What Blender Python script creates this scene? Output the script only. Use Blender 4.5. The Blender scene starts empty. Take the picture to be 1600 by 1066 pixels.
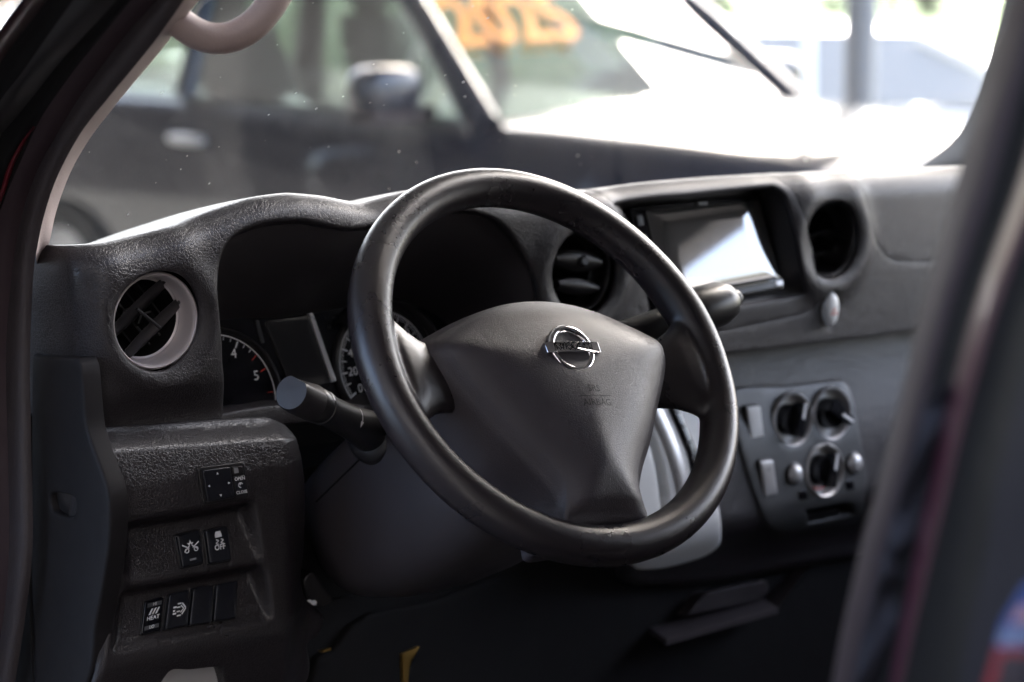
import bpy, bmesh, math, random
import numpy as np
from math import sin, cos, radians, pi, sqrt, atan2, hypot
from mathutils import Vector
from mathutils.geometry import delaunay_2d_cdt

random.seed(7)
rng = np.random.default_rng(7)
scene = bpy.context.scene
COL = scene.collection

# ------------------------------------------------------------------ camera
F = 3400.0                                  # focal length in photo pixels (photo 1600 x 1066)
TH, PH = radians(38.73), radians(9.0)
CR = np.array([cos(TH), -sin(TH), 0.0])
CF = np.array([sin(TH) * cos(PH), cos(TH) * cos(PH), -sin(PH)])
CU = np.cross(CR, CF)
CC = np.array([-1.155, -1.3874, 1.5523])
camd = bpy.data.cameras.new('camera')
camo = bpy.data.objects.new('camera', camd)
COL.objects.link(camo)
scene.camera = camo
m = np.eye(4); m[:3, 0] = CR; m[:3, 1] = CU; m[:3, 2] = -CF; m[:3, 3] = CC
camo.matrix_world = [list(r) for r in m]
import mathutils
camo.matrix_world = mathutils.Matrix([list(r) for r in m])
camd.sensor_width = 23.5
camd.lens = F / 1600 * 23.5
camd.clip_start = 0.05; camd.clip_end = 500
camd.dof.use_dof = True
camd.dof.focus_distance = 1.80
camd.dof.aperture_fstop = 2.9

# ------------------------------------------------------------------ world, sun, exposure
SUN_EL, SUN_AZ = radians(50), radians(56)   # azimuth measured from +y towards +x
world = bpy.data.worlds.new('World'); scene.world = world
world.use_nodes = True
wn = world.node_tree.nodes; wl = world.node_tree.links
for n_ in list(wn): wn.remove(n_)
sky = wn.new('ShaderNodeTexSky'); sky.sky_type = 'NISHITA'; sky.sun_disc = False
sky.sun_elevation = SUN_EL; sky.sun_rotation = SUN_AZ
sky.air_density = 0.8; sky.dust_density = 6.0; sky.ozone_density = 0.6
bg = wn.new('ShaderNodeBackground'); bg.inputs[1].default_value = 0.15
wo = wn.new('ShaderNodeOutputWorld')
wl.new(sky.outputs[0], bg.inputs[0]); wl.new(bg.outputs[0], wo.inputs[0])
sd = bpy.data.lights.new('sun', 'SUN'); sd.energy = 4.5; sd.angle = radians(0.6); sd.color = (1, .975, .945)
so = bpy.data.objects.new('sun', sd); COL.objects.link(so)
sdir = Vector((sin(SUN_AZ) * cos(SUN_EL), cos(SUN_AZ) * cos(SUN_EL), sin(SUN_EL)))
so.rotation_euler = sdir.to_track_quat('Z', 'Y').to_euler(); so.location = (3, 3, 8)
vs = scene.view_settings
vs.view_transform = 'Standard'; vs.look = 'None'; vs.exposure = 3.75; vs.gamma = 1.0; vs.use_curve_mapping = False

# ------------------------------------------------------------------ pixel -> direction helpers
def ray(x, y): return CF + CR * (x - 800) / F - CU * (y - 533) / F
def hitp(x, y, o, n):
    d = ray(x, y); o = np.asarray(o, float); n = np.asarray(n, float)
    return CC + d * (np.dot(o - CC, n) / np.dot(d, n))
def PY(x, y, Y): return hitp(x, y, (0, Y, 0), (0, 1, 0))
def PX(x, y, X): return hitp(x, y, (X, 0, 0), (1, 0, 0))
def PZ(x, y, Z): return hitp(x, y, (0, 0, Z), (0, 0, 1))
def PD(x, y, d): return CC + ray(x, y) * d
def PF(x, y, f, y0=0.19):
    """point of the picture on the surface y = f(x, z)"""
    Y = y0
    for _ in range(12):
        p = PY(x, y, Y); Y = 0.5 * Y + 0.5 * f(p[0], p[2])
    return PY(x, y, Y)
def sm(a, b, x):
    t = min(1.0, max(0.0, (x - a) / (b - a))); return t * t * (3 - 2 * t)
def gauss(d, s): return math.exp(-(d / s) ** 2)
def unit(v): v = np.asarray(v, float); return v / (np.linalg.norm(v) + 1e-12)

def cr(pts, n, closed=False):
    """Catmull-Rom resample to n points at even spacing"""
    p = np.asarray(pts, float)
    k = len(p)
    if closed: q = np.vstack([p[-1], p, p[0], p[1]]); segs = k
    else: q = np.vstack([2 * p[0] - p[1], p, 2 * p[-1] - p[-2]]); segs = k - 1
    out = []
    for i in range(segs):
        a, b, c, d = q[i], q[i + 1], q[i + 2], q[i + 3]
        for t in np.linspace(0, 1, 16, endpoint=False):
            out.append(.5 * (2 * b + (c - a) * t + (2 * a - 5 * b + 4 * c - d) * t * t + (3 * b - a - 3 * c + d) * t ** 3))
    out.append(p[0] if closed else p[-1])
    out = np.array(out)
    L = np.concatenate([[0], np.cumsum(np.linalg.norm(np.diff(out, axis=0), axis=1))])
    s = np.linspace(0, L[-1], n + 1)[:-1] if closed else np.linspace(0, L[-1], n)
    return np.stack([np.interp(s, L, out[:, j]) for j in range(out.shape[1])], 1)

def lin(pts, step, closed=True):
    """straight resample keeping the corners"""
    p = [np.asarray(q, float) for q in pts]; out = []
    k = len(p)
    for i in range(k if closed else k - 1):
        a, b = p[i], p[(i + 1) % k]
        m_ = max(1, int(np.linalg.norm(b - a) / step))
        for j in range(m_): out.append(a + (b - a) * j / m_)
    if not closed: out.append(p[-1])
    return np.array(out)

def rounded(pts, r, seg=5):
    """closed 2-D/3-D polygon with corners rounded by r"""
    p = [np.asarray(q, float) for q in pts]; k = len(p); out = []
    for i in range(k):
        a, b, c = p[i - 1], p[i], p[(i + 1) % k]
        la, lc = np.linalg.norm(a - b), np.linalg.norm(c - b)
        rr = min(r, la * .45, lc * .45)
        s, e = b + (a - b) / la * rr, b + (c - b) / lc * rr
        for j in range(seg + 1):
            t = j / seg; out.append((1 - t) ** 2 * s + 2 * t * (1 - t) * b + t * t * e)
    return np.array(out)

# ------------------------------------------------------------------ materials
MATS = {}
def mat(name, col, rough=.5, metal=0.0, spec=.5, coat=0.0, emit=None, build=None, sheen=0):
    if name in MATS: return MATS[name]
    M = bpy.data.materials.new(name); M.use_nodes = True
    nt = M.node_tree; b = nt.nodes['Principled BSDF']
    b.inputs['Base Color'].default_value = (*col, 1)
    b.inputs['Roughness'].default_value = rough
    b.inputs['Metallic'].default_value = metal
    b.inputs['Specular IOR Level'].default_value = spec
    b.inputs['Coat Weight'].default_value = coat
    b.inputs['Coat Roughness'].default_value = .03
    if emit: b.inputs['Emission Color'].default_value = (*emit[0], 1); b.inputs['Emission Strength'].default_value = emit[1]
    if build: build(nt, b)
    MATS[name] = M
    return M
def nd(nt, t, **kw):
    n = nt.nodes.new(t)
    for k, v in kw.items():
        if k in n.inputs: n.inputs[k].default_value = v
        else: setattr(n, k, v)
    return n
def grain(scale, strength, dist, rvar=.08, wrinkle=0.0, cvar=.12):
    """leather / plastic grain: cell pattern bent by noise, plus rubbed patches in the gloss"""
    def f(nt, b):
        L = nt.links.new
        tc = nd(nt, 'ShaderNodeTexCoord')
        ns = nd(nt, 'ShaderNodeTexNoise', Scale=scale * .45, Detail=3.0)
        L(tc.outputs['Object'], ns.inputs['Vector'])
        mx = nd(nt, 'ShaderNodeMixRGB', blend_type='LINEAR_LIGHT'); mx.inputs[0].default_value = 1.1 / scale
        L(tc.outputs['Object'], mx.inputs[1]); L(ns.outputs['Color'], mx.inputs[2])
        vo = nd(nt, 'ShaderNodeTexVoronoi', feature='DISTANCE_TO_EDGE', Scale=scale)
        L(mx.outputs[0], vo.inputs['Vector'])
        mr = nd(nt, 'ShaderNodeMapRange'); mr.inputs[1].default_value = 0; mr.inputs[2].default_value = .11
        L(vo.outputs['Distance'], mr.inputs[0])
        n2 = nd(nt, 'ShaderNodeTexNoise', Scale=scale * 2.6, Detail=2.0)
        L(tc.outputs['Object'], n2.inputs['Vector'])
        ad = nd(nt, 'ShaderNodeMath', operation='MULTIPLY_ADD'); ad.inputs[1].default_value = .14
        L(n2.outputs[0], ad.inputs[0]); L(mr.outputs[0], ad.inputs[2])
        last = ad
        if wrinkle:
            n3 = nd(nt, 'ShaderNodeTexNoise', Scale=scale * .35, Detail=4.0, Distortion=1.2)
            L(tc.outputs['Object'], n3.inputs['Vector'])
            a2 = nd(nt, 'ShaderNodeMath', operation='MULTIPLY_ADD'); a2.inputs[1].default_value = wrinkle
            L(n3.outputs[0], a2.inputs[0]); L(ad.outputs[0], a2.inputs[2]); last = a2
        bp = nd(nt, 'ShaderNodeBump', Strength=strength, Distance=dist)
        L(last.outputs[0], bp.inputs['Height']); L(bp.outputs[0], b.inputs['Normal'])
        n4 = nd(nt, 'ShaderNodeTexNoise', Scale=14.0, Detail=5.0, Roughness=.65)
        L(tc.outputs['Object'], n4.inputs['Vector'])
        r0 = b.inputs['Roughness'].default_value
        m4 = nd(nt, 'ShaderNodeMapRange'); m4.inputs[1].default_value = .3; m4.inputs[2].default_value = .7
        m4.inputs[3].default_value = r0 - rvar; m4.inputs[4].default_value = r0 + rvar
        L(n4.outputs[0], m4.inputs[0]); L(m4.outputs[0], b.inputs['Roughness'])
        c = b.inputs['Base Color'].default_value[:]
        mc = nd(nt, 'ShaderNodeMixRGB'); L(n4.outputs[0], mc.inputs[0])
        mc.inputs[1].default_value = tuple(v * (1 - cvar) for v in c[:3]) + (1,)
        mc.inputs[2].default_value = tuple(min(1, v * (1 + cvar)) for v in c[:3]) + (1,)
        L(mc.outputs[0], b.inputs['Base Color'])
    return f
def fine(scale, strength, dist=.0004, rvar=.05):
    def f(nt, b):
        L = nt.links.new
        tc = nd(nt, 'ShaderNodeTexCoord')
        n2 = nd(nt, 'ShaderNodeTexNoise', Scale=scale, Detail=2.0); L(tc.outputs['Object'], n2.inputs['Vector'])
        bp = nd(nt, 'ShaderNodeBump', Strength=strength, Distance=dist)
        L(n2.outputs[0], bp.inputs['Height']); L(bp.outputs[0], b.inputs['Normal'])
        n4 = nd(nt, 'ShaderNodeTexNoise', Scale=22.0, Detail=6.0, Roughness=.7); L(tc.outputs['Object'], n4.inputs['Vector'])
        r0 = b.inputs['Roughness'].default_value
        m4 = nd(nt, 'ShaderNodeMapRange'); m4.inputs[1].default_value = .3; m4.inputs[2].default_value = .7
        m4.inputs[3].default_value = max(.02, r0 - rvar); m4.inputs[4].default_value = r0 + rvar
        L(n4.outputs[0], m4.inputs[0]); L(m4.outputs[0], b.inputs['Roughness'])
    return f

BLK = (.0175, .0140, .0158)
M_dash = mat('dash_vinyl', BLK, .37, spec=.5, build=grain(400, .46, .0007, .03))
M_dashlow = mat('knee_vinyl', BLK, .30, spec=.55, build=grain(400, .44, .0007, .03))
M_rim = mat('rim_leather', (.020, .0157, .0178), .28, spec=.6, build=grain(600, .20, .0004, .02))
M_pad = mat('airbag_vinyl', (.038, .031, .036), .40, spec=.5, build=grain(520, .34, .0005, .03))
M_plas = mat('black_plastic', (.026, .0225, .0245), .46, spec=.45, build=fine(2600, .35))
M_plas2 = mat('satin_black_plastic', (.017, .0155, .0165), .36, spec=.5, build=fine(2200, .15))
M_side = mat('end_cover_plastic', (.012, .0105, .0115), .6, spec=.22, build=fine(2400, .5, .0006))
M_shroud = mat('shroud_plastic', (.048, .041, .045), .45, spec=.5, build=fine(2600, .35))
M_dullnavy = mat('dull_navy_panel', (.013, .012, .018), .7, spec=.25, build=fine(300, .1))
M_grey = mat('charcoal_panel_plastic', (.05, .05, .051), .42, spec=.5, build=fine(1800, .2))
M_dark = mat('matt_black_lining', (.008, .0075, .008), .8, spec=.2, build=fine(1500, .3))
M_gloss = mat('gloss_black', (.006, .006, .0085), .16, spec=.5, build=fine(300, .02))
M_btn = mat('button_plastic', (.012, .0125, .0165), .30, spec=.5, build=fine(1500, .1))
M_white = mat('white_print', (.72, .72, .74), .5)
M_grprint = mat('grey_print', (.22, .22, .23), .5)
M_red = mat('red_print', (.65, .035, .02), .5)
M_redhaz = mat('faded_red_print', (.7, .18, .12), .5)
M_chrome = mat('chrome', (.78, .76, .78), .07, metal=1.0, build=fine(120, .03))
M_silver = mat('silver_trim', (.55, .54, .54), .30, metal=.45, build=fine(2000, .06))
M_silver2 = mat('light_silver_panel', (.74, .74, .73), .36, spec=.5, build=fine(900, .08))
M_ringlt = mat('vent_ring_silver', (.50, .45, .45), .42, metal=.35, build=fine(1500, .12))
M_beige = mat('beige_trim', (.42, .335, .31), .55, build=grain(420, .35, .0006, .05))
M_grab = mat('grab_handle_vinyl', (.33, .25, .23), .5, build=grain(380, .3, .0006, .05))
M_seal = mat('rubber_seal', (.042, .034, .036), .52, build=fine(600, .4, .0012))
M_paint = mat('maroon_paint', (.028, .006, .0085), .32, coat=.6, build=fine(60, .02))
M_plum = mat('plum_trim', (.030, .0185, .0225), .62, spec=.3, build=fine(900, .2))
M_navyfab = mat('navy_webbing', (.014, .015, .026), .8, build=fine(700, .4))
M_gold = mat('brass_bracket', (.50, .31, .09), .35, metal=.9, build=fine(500, .2))
M_liner = mat('grey_headliner', (.42, .41, .41), .85, build=fine(900, .3))
M_lens = mat('clear_grey_lens', (.02, .02, .022), .12, build=fine(400, .02))
M_carpet = mat('dark_carpet', (.014, .013, .013), .95, build=fine(800, .5))

def screen_mat():
    def f(nt, b):
        L = nt.links.new
        tc = nd(nt, 'ShaderNodeTexCoord'); n = nd(nt, 'ShaderNodeTexNoise', Scale=40.0, Detail=6.0)
        L(tc.outputs['Object'], n.inputs['Vector'])
        m4 = nd(nt, 'ShaderNodeMapRange'); m4.inputs[3].default_value = .03; m4.inputs[4].default_value = .09
        L(n.outputs[0], m4.inputs[0]); L(m4.outputs[0], b.inputs['Roughness'])
    return f
M_screen = mat('screen_glass', (.055, .053, .05), .05, spec=1.0, coat=1.0, build=screen_mat())
M_screen.node_tree.nodes['Principled BSDF'].inputs['Coat IOR'].default_value = 2.3

def glass_mat(name, tint, dust=0.0, refl=1.0):
    M = bpy.data.materials.new(name); M.use_nodes = True; nt = M.node_tree; L = nt.links.new
    for n in list(nt.nodes): nt.nodes.remove(n)
    out = nd(nt, 'ShaderNodeOutputMaterial')
    tr = nd(nt, 'ShaderNodeBsdfTransparent'); tr.inputs[0].default_value = (*tint, 1)
    gl = nd(nt, 'ShaderNodeBsdfGlossy'); gl.inputs['Roughness'].default_value = .02
    fr = nd(nt, 'ShaderNodeFresnel', IOR=1.45)
    mu = nd(nt, 'ShaderNodeMath', operation='MULTIPLY'); mu.inputs[1].default_value = refl
    L(fr.outputs[0], mu.inputs[0])
    mx = nd(nt, 'ShaderNodeMixShader'); L(mu.outputs[0], mx.inputs[0]); L(tr.outputs[0], mx.inputs[1]); L(gl.outputs[0], mx.inputs[2])
    last = mx
    if dust:
        tc = nd(nt, 'ShaderNodeTexCoord')
        vo = nd(nt, 'ShaderNodeTexVoronoi', Scale=85.0); L(tc.outputs['Object'], vo.inputs['Vector'])
        # a few of the cells hold a speck of dust, of uneven size
        wnz = nd(nt, 'ShaderNodeSeparateColor'); L(vo.outputs['Color'], wnz.inputs[0])
        sz = nd(nt, 'ShaderNodeMath', operation='POWER'); sz.inputs[1].default_value = 6.0; L(wnz.outputs[0], sz.inputs[0])
        s2 = nd(nt, 'ShaderNodeMath', operation='MULTIPLY'); s2.inputs[1].default_value = .13; L(sz.outputs[0], s2.inputs[0])
        ls = nd(nt, 'ShaderNodeMath', operation='LESS_THAN'); L(vo.outputs['Distance'], ls.inputs[0]); L(s2.outputs[0], ls.inputs[1])
        n1 = nd(nt, 'ShaderNodeTexNoise', Scale=6.0, Detail=8.0, Roughness=.75); L(tc.outputs['Object'], n1.inputs['Vector'])
        mr = nd(nt, 'ShaderNodeMapRange'); mr.inputs[1].default_value = .35; mr.inputs[2].default_value = .8
        mr.inputs[3].default_value = .0; mr.inputs[4].default_value = dust; L(n1.outputs[0], mr.inputs[0])
        s3 = nd(nt, 'ShaderNodeMath', operation='MULTIPLY'); s3.inputs[1].default_value = .75; L(ls.outputs[0], s3.inputs[0])
        ad = nd(nt, 'ShaderNodeMath', operation='MAXIMUM'); L(s3.outputs[0], ad.inputs[0]); L(mr.outputs[0], ad.inputs[1])
        df = nd(nt, 'ShaderNodeBsdfDiffuse'); df.inputs[0].default_value = (.6, .6, .58, 1)
        tl = nd(nt, 'ShaderNodeBsdfTranslucent'); tl.inputs[0].default_value = (.6, .6, .58, 1)
        dm = nd(nt, 'ShaderNodeMixShader'); dm.inputs[0].default_value = .5; L(df.outputs[0], dm.inputs[1]); L(tl.outputs[0], dm.inputs[2])
        m2 = nd(nt, 'ShaderNodeMixShader'); L(ad.outputs[0], m2.inputs[0]); L(mx.outputs[0], m2.inputs[1]); L(dm.outputs[0], m2.inputs[2])
        last = m2
    L(last.outputs[0], out.inputs[0])
    return M
M_wind = glass_mat('windscreen_glass', (.90, .93, .92), dust=.0012, refl=.10)
M_paleglass = mat('painted_sky_glass', (.42, .43, .44), .08, coat=1.0, build=fine(15, .02))  # opaque pale colour stands for sky reflected in the sedan's windows
M_carglass = glass_mat('car_window_glass', (.55, .62, .60), refl=.6)

# ------------------------------------------------------------------ object helpers
WORLD_LOC = {}
def thing(name, label, cat, loc, group=None):
    o = bpy.data.objects.new(name, None); COL.objects.link(o)
    o.empty_display_size = .02
    o.location = tuple(float(v) for v in loc); o['label'] = label; o['category'] = cat
    if group: o['group'] = group
    WORLD_LOC[o.name] = np.asarray(loc, float)
    return o
def mesh(name, V, Fc, material, parent=None, smooth=True, label=None, cat=None, group=None, kind=None, sharp=None):
    """V in world coordinates; the object is placed at the base of its own box"""
    V = np.asarray(V, float)
    lo, hi = V.min(0), V.max(0)
    loc = np.array([(lo[0] + hi[0]) / 2, (lo[1] + hi[1]) / 2, lo[2]])
    me = bpy.data.meshes.new(name)
    me.from_pydata([tuple(v) for v in (V - loc)], [], [tuple(int(i) for i in f) for f in Fc])
    me.materials.append(material)
    me.update()
    if smooth:
        me.polygons.foreach_set('use_smooth', [True] * len(me.polygons))
        if sharp: me.set_sharp_from_angle(angle=radians(sharp))
    o = bpy.data.objects.new(name, me); COL.objects.link(o)
    base = np.zeros(3)
    if parent is not None: o.parent = parent; base = WORLD_LOC[parent.name]
    o.location = tuple(float(v) for v in (loc - base))
    WORLD_LOC[o.name] = loc
    if label: o['label'] = label
    if cat: o['category'] = cat
    if group: o['group'] = group
    if kind: o['kind'] = kind
    return o

class B:
    """collects shapes for ONE mesh"""
    def __init__(s): s.v = []; s.f = []
    def add(s, V, Fc):
        k = len(s.v); s.v += [np.asarray(q, float) for q in V]; s.f += [[i + k for i in f] for f in Fc]; return s
    def grid(s, rows, closed_u=False, closed_v=False, flip=False):
        R = len(rows); N = len(rows[0]); V = [p for r in rows for p in r]; Fc = []
        for i in range(R if closed_v else R - 1):
            for j in range(N if closed_u else N - 1):
                a, b_, c, d = i * N + j, i * N + (j + 1) % N, ((i + 1) % R) * N + (j + 1) % N, ((i + 1) % R) * N + j
                Fc.append([a, d, c, b_] if flip else [a, b_, c, d])
        return s.add(V, Fc)
    def fan(s, loop, flip=False):
        c = np.mean(np.asarray(loop), 0); n = len(loop)
        return s.add(list(loop) + [c], [[(i + 1) % n, i, n] if flip else [i, (i + 1) % n, n] for i in range(n)])
    def box(s, lo, hi):
        x0, y0, z0 = lo; x1, y1, z1 = hi
        return s.add([(x0, y0, z0), (x1, y0, z0), (x1, y1, z0), (x0, y1, z0), (x0, y0, z1), (x1, y0, z1), (x1, y1, z1), (x0, y1, z1)],
                     [[0, 3, 2, 1], [4, 5, 6, 7], [0, 1, 5, 4], [1, 2, 6, 5], [2, 3, 7, 6], [3, 0, 4, 7]])
    def obox(s, c, u, v, w):
        """box from centre and three half-vectors"""
        c, u, v, w = map(lambda q: np.asarray(q, float), (c, u, v, w))
        P = [c - u - v - w, c + u - v - w, c + u + v - w, c - u + v - w, c - u - v + w, c + u - v + w, c + u + v + w, c - u + v + w]
        return s.add(P, [[0, 3, 2, 1], [4, 5, 6, 7], [0, 1, 5, 4], [1, 2, 6, 5], [2, 3, 7, 6], [3, 0, 4, 7]])
    def tube(s, path, rad, n=14, cap=True, up=(0, 0, 1), sq=1.0):
        path = np.asarray(path, float); k = len(path)
        rad = np.full(k, rad) if np.isscalar(rad) else np.asarray(rad)
        up = np.asarray(up, float); rows = []
        for i in range(k):
            t = unit(path[min(i + 1, k - 1)] - path[max(i - 1, 0)])
            a = unit(np.cross(t, up)); b_ = np.cross(a, t)
            rows.append([path[i] + rad[i] * (a * cos(q) + b_ * sin(q) * sq) for q in np.linspace(0, 2 * pi, n, endpoint=False)])
        s.grid(rows, closed_u=True)
        if cap: s.fan(rows[0], True); s.fan(rows[-1])
        return s
    def lathe(s, prof, c, axis, n=48, up=(0, 0, 1), a0=0, a1=2 * pi):
        """prof: (radius, height along axis)"""
        c = np.asarray(c, float); ax = unit(axis); u = unit(np.cross(up, ax)); v = np.cross(ax, u)
        full = abs(a1 - a0 - 2 * pi) < 1e-6
        an = np.linspace(a0, a1, n, endpoint=not full)
        rows = [[c + ax * h + r * (u * cos(q) + v * sin(q)) for q in an] for r, h in prof]
        return s.grid(rows, closed_u=full)
    def slab(s, loop, nrm, h, bev=0.0008, back=.004, seg=3, crown=0.0):
        """raised tile with rounded edge from a closed 3-D loop"""
        loop = np.asarray(loop, float); c = loop.mean(0); nrm = unit(nrm)
        rows = [loop - nrm * back]
        for j in range(seg + 1):
            t = j / seg * pi / 2
            ins = bev * (1 - cos(t)); hh = h - bev + bev * sin(t)
            d = c - loop; L = np.linalg.norm(d, axis=1)[:, None]
            rows.append(loop + d / L * ins + nrm * hh)
        last = rows[-1]
        for q in (.6, .25): rows.append(c + nrm * (h) + (last - c - nrm * h) * q + nrm * crown * (1 - q * q))
        s.grid(rows, closed_u=True)
        k = len(s.v); s.v.append(c + nrm * (h + crown)); n = len(loop); b0 = k - n
        s.f += [[b0 + i, b0 + (i + 1) % n, k] for i in range(n)]
        s.f.append([k - n * len(rows) + i for i in range(n)][::-1])
        return s
    def make(s, name, material, parent=None, **kw):
        bm = bmesh.new()
        vs_ = [bm.verts.new(tuple(v)) for v in s.v]
        for f in s.f:
            try: bm.faces.new([vs_[i] for i in f])
            except ValueError: pass
        bmesh.ops.remove_doubles(bm, verts=bm.verts, dist=1e-6)
        bmesh.ops.recalc_face_normals(bm, faces=bm.faces)
        bm.verts.index_update()
        V = [tuple(v.co) for v in bm.verts]; Fc = [[v.index for v in f.verts] for f in bm.faces]
        bm.free()
        kw.setdefault('sharp', 40)
        return mesh(name, V, Fc, material, parent, **kw)

def ptin(poly, P):
    x, y = P[:, 0], P[:, 1]; ins = np.zeros(len(P), bool); n = len(poly)
    for i in range(n):
        x0, y0 = poly[i]; x1, y1 = poly[(i + 1) % n]
        c = ((y0 > y) != (y1 > y))
        with np.errstate(divide='ignore', invalid='ignore'):
            xi = (x1 - x0) * (y - y0) / (y1 - y0) + x0
        ins ^= c & (x < xi)
    return ins
def edist(poly, P):
    d = np.full(len(P), 1e9); n = len(poly)
    for i in range(n):
        a = poly[i]; b_ = poly[(i + 1) % n]; e = b_ - a; L = e @ e + 1e-18
        t = np.clip(((P - a) @ e) / L, 0, 1)
        d = np.minimum(d, np.linalg.norm(P - a - t[:, None] * e, axis=1))
    return d
def panel(name, outline, holes, M, step, material, parent=None, lip=.002, depth=.012, hlip=None, hdepth=None, **kw):
    """skin over a 2-D outline with holes; M maps (a, s) to a point; edges roll over inwards"""
    outline = np.asarray(outline); holes = [np.asarray(h) for h in holes]
    lo, hi = outline.min(0), outline.max(0)
    xs = np.arange(lo[0], hi[0], step); ys = np.arange(lo[1], hi[1], step * .87)
    G = np.array([(x + (step / 2 if j % 2 else 0), y) for j, y in enumerate(ys) for x in xs])
    ok = ptin(outline, G) & (edist(outline, G) > step * .55)
    for h in holes: ok &= ~ptin(h, G)
    G = G[ok]
    for h in holes:
        near = edist(h, G) > step * .45; G = G[near]
    co = [Vector(p) for p in G]; ed = []
    for lp in [outline] + holes:
        k = len(co); co += [Vector(p) for p in lp]; n = len(lp)
        ed += [(k + i, k + (i + 1) % n) for i in range(n)]
    vo, eo, fo, *_ = delaunay_2d_cdt(co, ed, [], 0, 1e-7)
    V2 = np.array([tuple(v) for v in vo]); Fc = np.array([list(f) for f in fo])
    cen = V2[Fc].mean(1)
    keep = ptin(outline, cen)
    for h in holes: keep &= ~ptin(h, cen)
    Fc = Fc[keep]
    V3 = [M(p[0], p[1]) for p in V2]
    bld = B(); bld.add(V3, [list(f) for f in Fc])
    for li, lp in enumerate([outline] + holes):
        r = lip if li == 0 else (hlip if hlip is not None else lip)
        dp = depth if li == 0 else (hdepth if hdepth is not None else depth)
        n = len(lp)
        tg = np.roll(lp, -1, 0) - np.roll(lp, 1, 0); nr = np.stack([tg[:, 1], -tg[:, 0]], 1)
        nr /= np.linalg.norm(nr, axis=1)[:, None] + 1e-12
        area = 0.5 * np.sum(lp[:, 0] * np.roll(lp[:, 1], -1) - np.roll(lp[:, 0], -1) * lp[:, 1])
        if area < 0: nr = -nr
        if li > 0: nr = -nr
        rows = []
        for t in (0, .35, .7, 1.0, None):
            row = []
            for p, q in zip(lp, nr):
                a = (t if t is not None else 1.0) * pi / 2
                e = p + q * r * sin(a)
                P0 = M(e[0], e[1]); ee = 1e-4
                Pa = M(e[0] + ee, e[1]); Ps = M(e[0], e[1] + ee)
                nn = unit(np.cross(Pa - P0, Ps - P0))
                if nn @ (np.array([-.25, -1, .35])) < 0: nn = -nn
                d = r * (1 - cos(a)) + (dp if t is None else 0)
                row.append(P0 - nn * d)
            rows.append(row)
        bld.grid(rows, closed_u=True)
    kw.setdefault('sharp', 60)
    return bld.make(name, material, parent, **kw)

def text_verts(s, size=1.0, bold=False):
    cu = bpy.data.curves.new('t', 'FONT'); cu.body = s; cu.align_x = 'CENTER'; cu.align_y = 'CENTER'; cu.size = size
    cu.resolution_u = 3
    if bold: cu.offset = .02 * size
    ob = bpy.data.objects.new('t', cu); COL.objects.link(ob)
    bpy.context.view_layer.update()
    me = bpy.data.meshes.new_from_object(ob.evaluated_get(bpy.context.evaluated_depsgraph_get()))
    V = np.array([v.co[:] for v in me.vertices]); Fc = [list(p.vertices) for p in me.polygons]
    bpy.data.objects.remove(ob); bpy.data.curves.remove(cu); bpy.data.meshes.remove(me)
    return V, Fc
def put_text(s, origin, u, v, size, material, parent, name='lettering', lift=None, bold=False, mirror=False, bend=None, label=None):
    V, Fc = text_verts(s, size, bold)
    u, v = np.asarray(u, float), np.asarray(v, float); o = np.asarray(origin, float)
    if mirror: V[:, 0] *= -1
    P = [o + u * p[0] + v * p[1] for p in V]
    if bend: P = [bend(p, q[0], q[1]) for p, q in zip(P, V)]
    return mesh(name, P, Fc, material, parent, smooth=False, label=label)
# ================================================================== DASHBOARD
# roof line of the dash (silhouette against the windscreen), traced and set at y = .225
_top = np.array([PY(x, y, .225)[[0, 2]] for x, y in
    [(20, 398), (75, 386), (150, 376), (210, 363), (270, 346), (330, 323), (380, 306), (430, 299), (480, 303), (525, 312), (545, 314), (570, 307),
     (610, 296), (660, 288), (720, 284), (800, 287), (880, 296), (935, 292), (1000, 284), (1100, 276), (1240, 268), (1340, 265), (1495, 260), (1700, 258)]])
_tx = np.linspace(_top[0, 0], _top[-1, 0], 400)
_tz = np.interp(_tx, _top[:, 0], _top[:, 1])
_k = np.hanning(9); _k /= _k.sum()
_tz = np.convolve(np.pad(_tz, 4, 'edge'), _k, 'valid')
def zT(x): return float(np.interp(x, _tx, _tz))
VENTS = [PY(248, 503, .185), PY(910, 427, .19), PY(1303, 375, .185)]
VR = .0395
XC, RC, SK = -.338, .022, .14                       # left corner of the dash
def yface(x, z):
    y = .19
    for c in VENTS:
        d = hypot(x - c[0], z - c[2])
        y -= .007 * gauss(d - .052, .014)
    # hood over the instruments stands proud
    y -= .016 * gauss(x + .02, .17) * sm(1.27, 1.36, z)
    # lower edge tucks under
    y += .010 * sm(1.235, 1.195, z) * sm(-.02, -.2, x)
    # the right half tapers away
    y += .02 * sm(.55, 1.1, x)
    return y
RR = .030
S1 = RR * pi / 2
def Mdash(a, s):
    """(a, s): a along the dash, s down over the roll and the face (s<0: top)"""
    if a >= XC + RC: x, yo = a, 0.0
    else:
        e = (XC + RC - a) / RC
        if e <= pi / 2: x, yo = XC + RC - RC * sin(e), RC * (1 - cos(e))
        else: ex = (e - pi / 2) * RC; x, yo = XC - .12 * ex, RC + ex
    T = zT(a)
    if s <= 0:
        y = RR + (-s) * cos(.16); z = T - (-s) * sin(.16) - .25 * s * s
        return np.array([x, yface(x, T - RR) + yo + y, z])
    if s < S1:
        t = s / RR; z = T - RR + RR * cos(t); y = RR - RR * sin(t)
        return np.array([x + SK * max(0, 1.31 - z) * sm(.2, -.3, x), yface(x, T - RR) + yo + y, z])
    z = T - RR - (s - S1)
    return np.array([x + SK * max(0, 1.31 - z) * sm(.2, -.3, x), yface(x, z) + yo, z])
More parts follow.
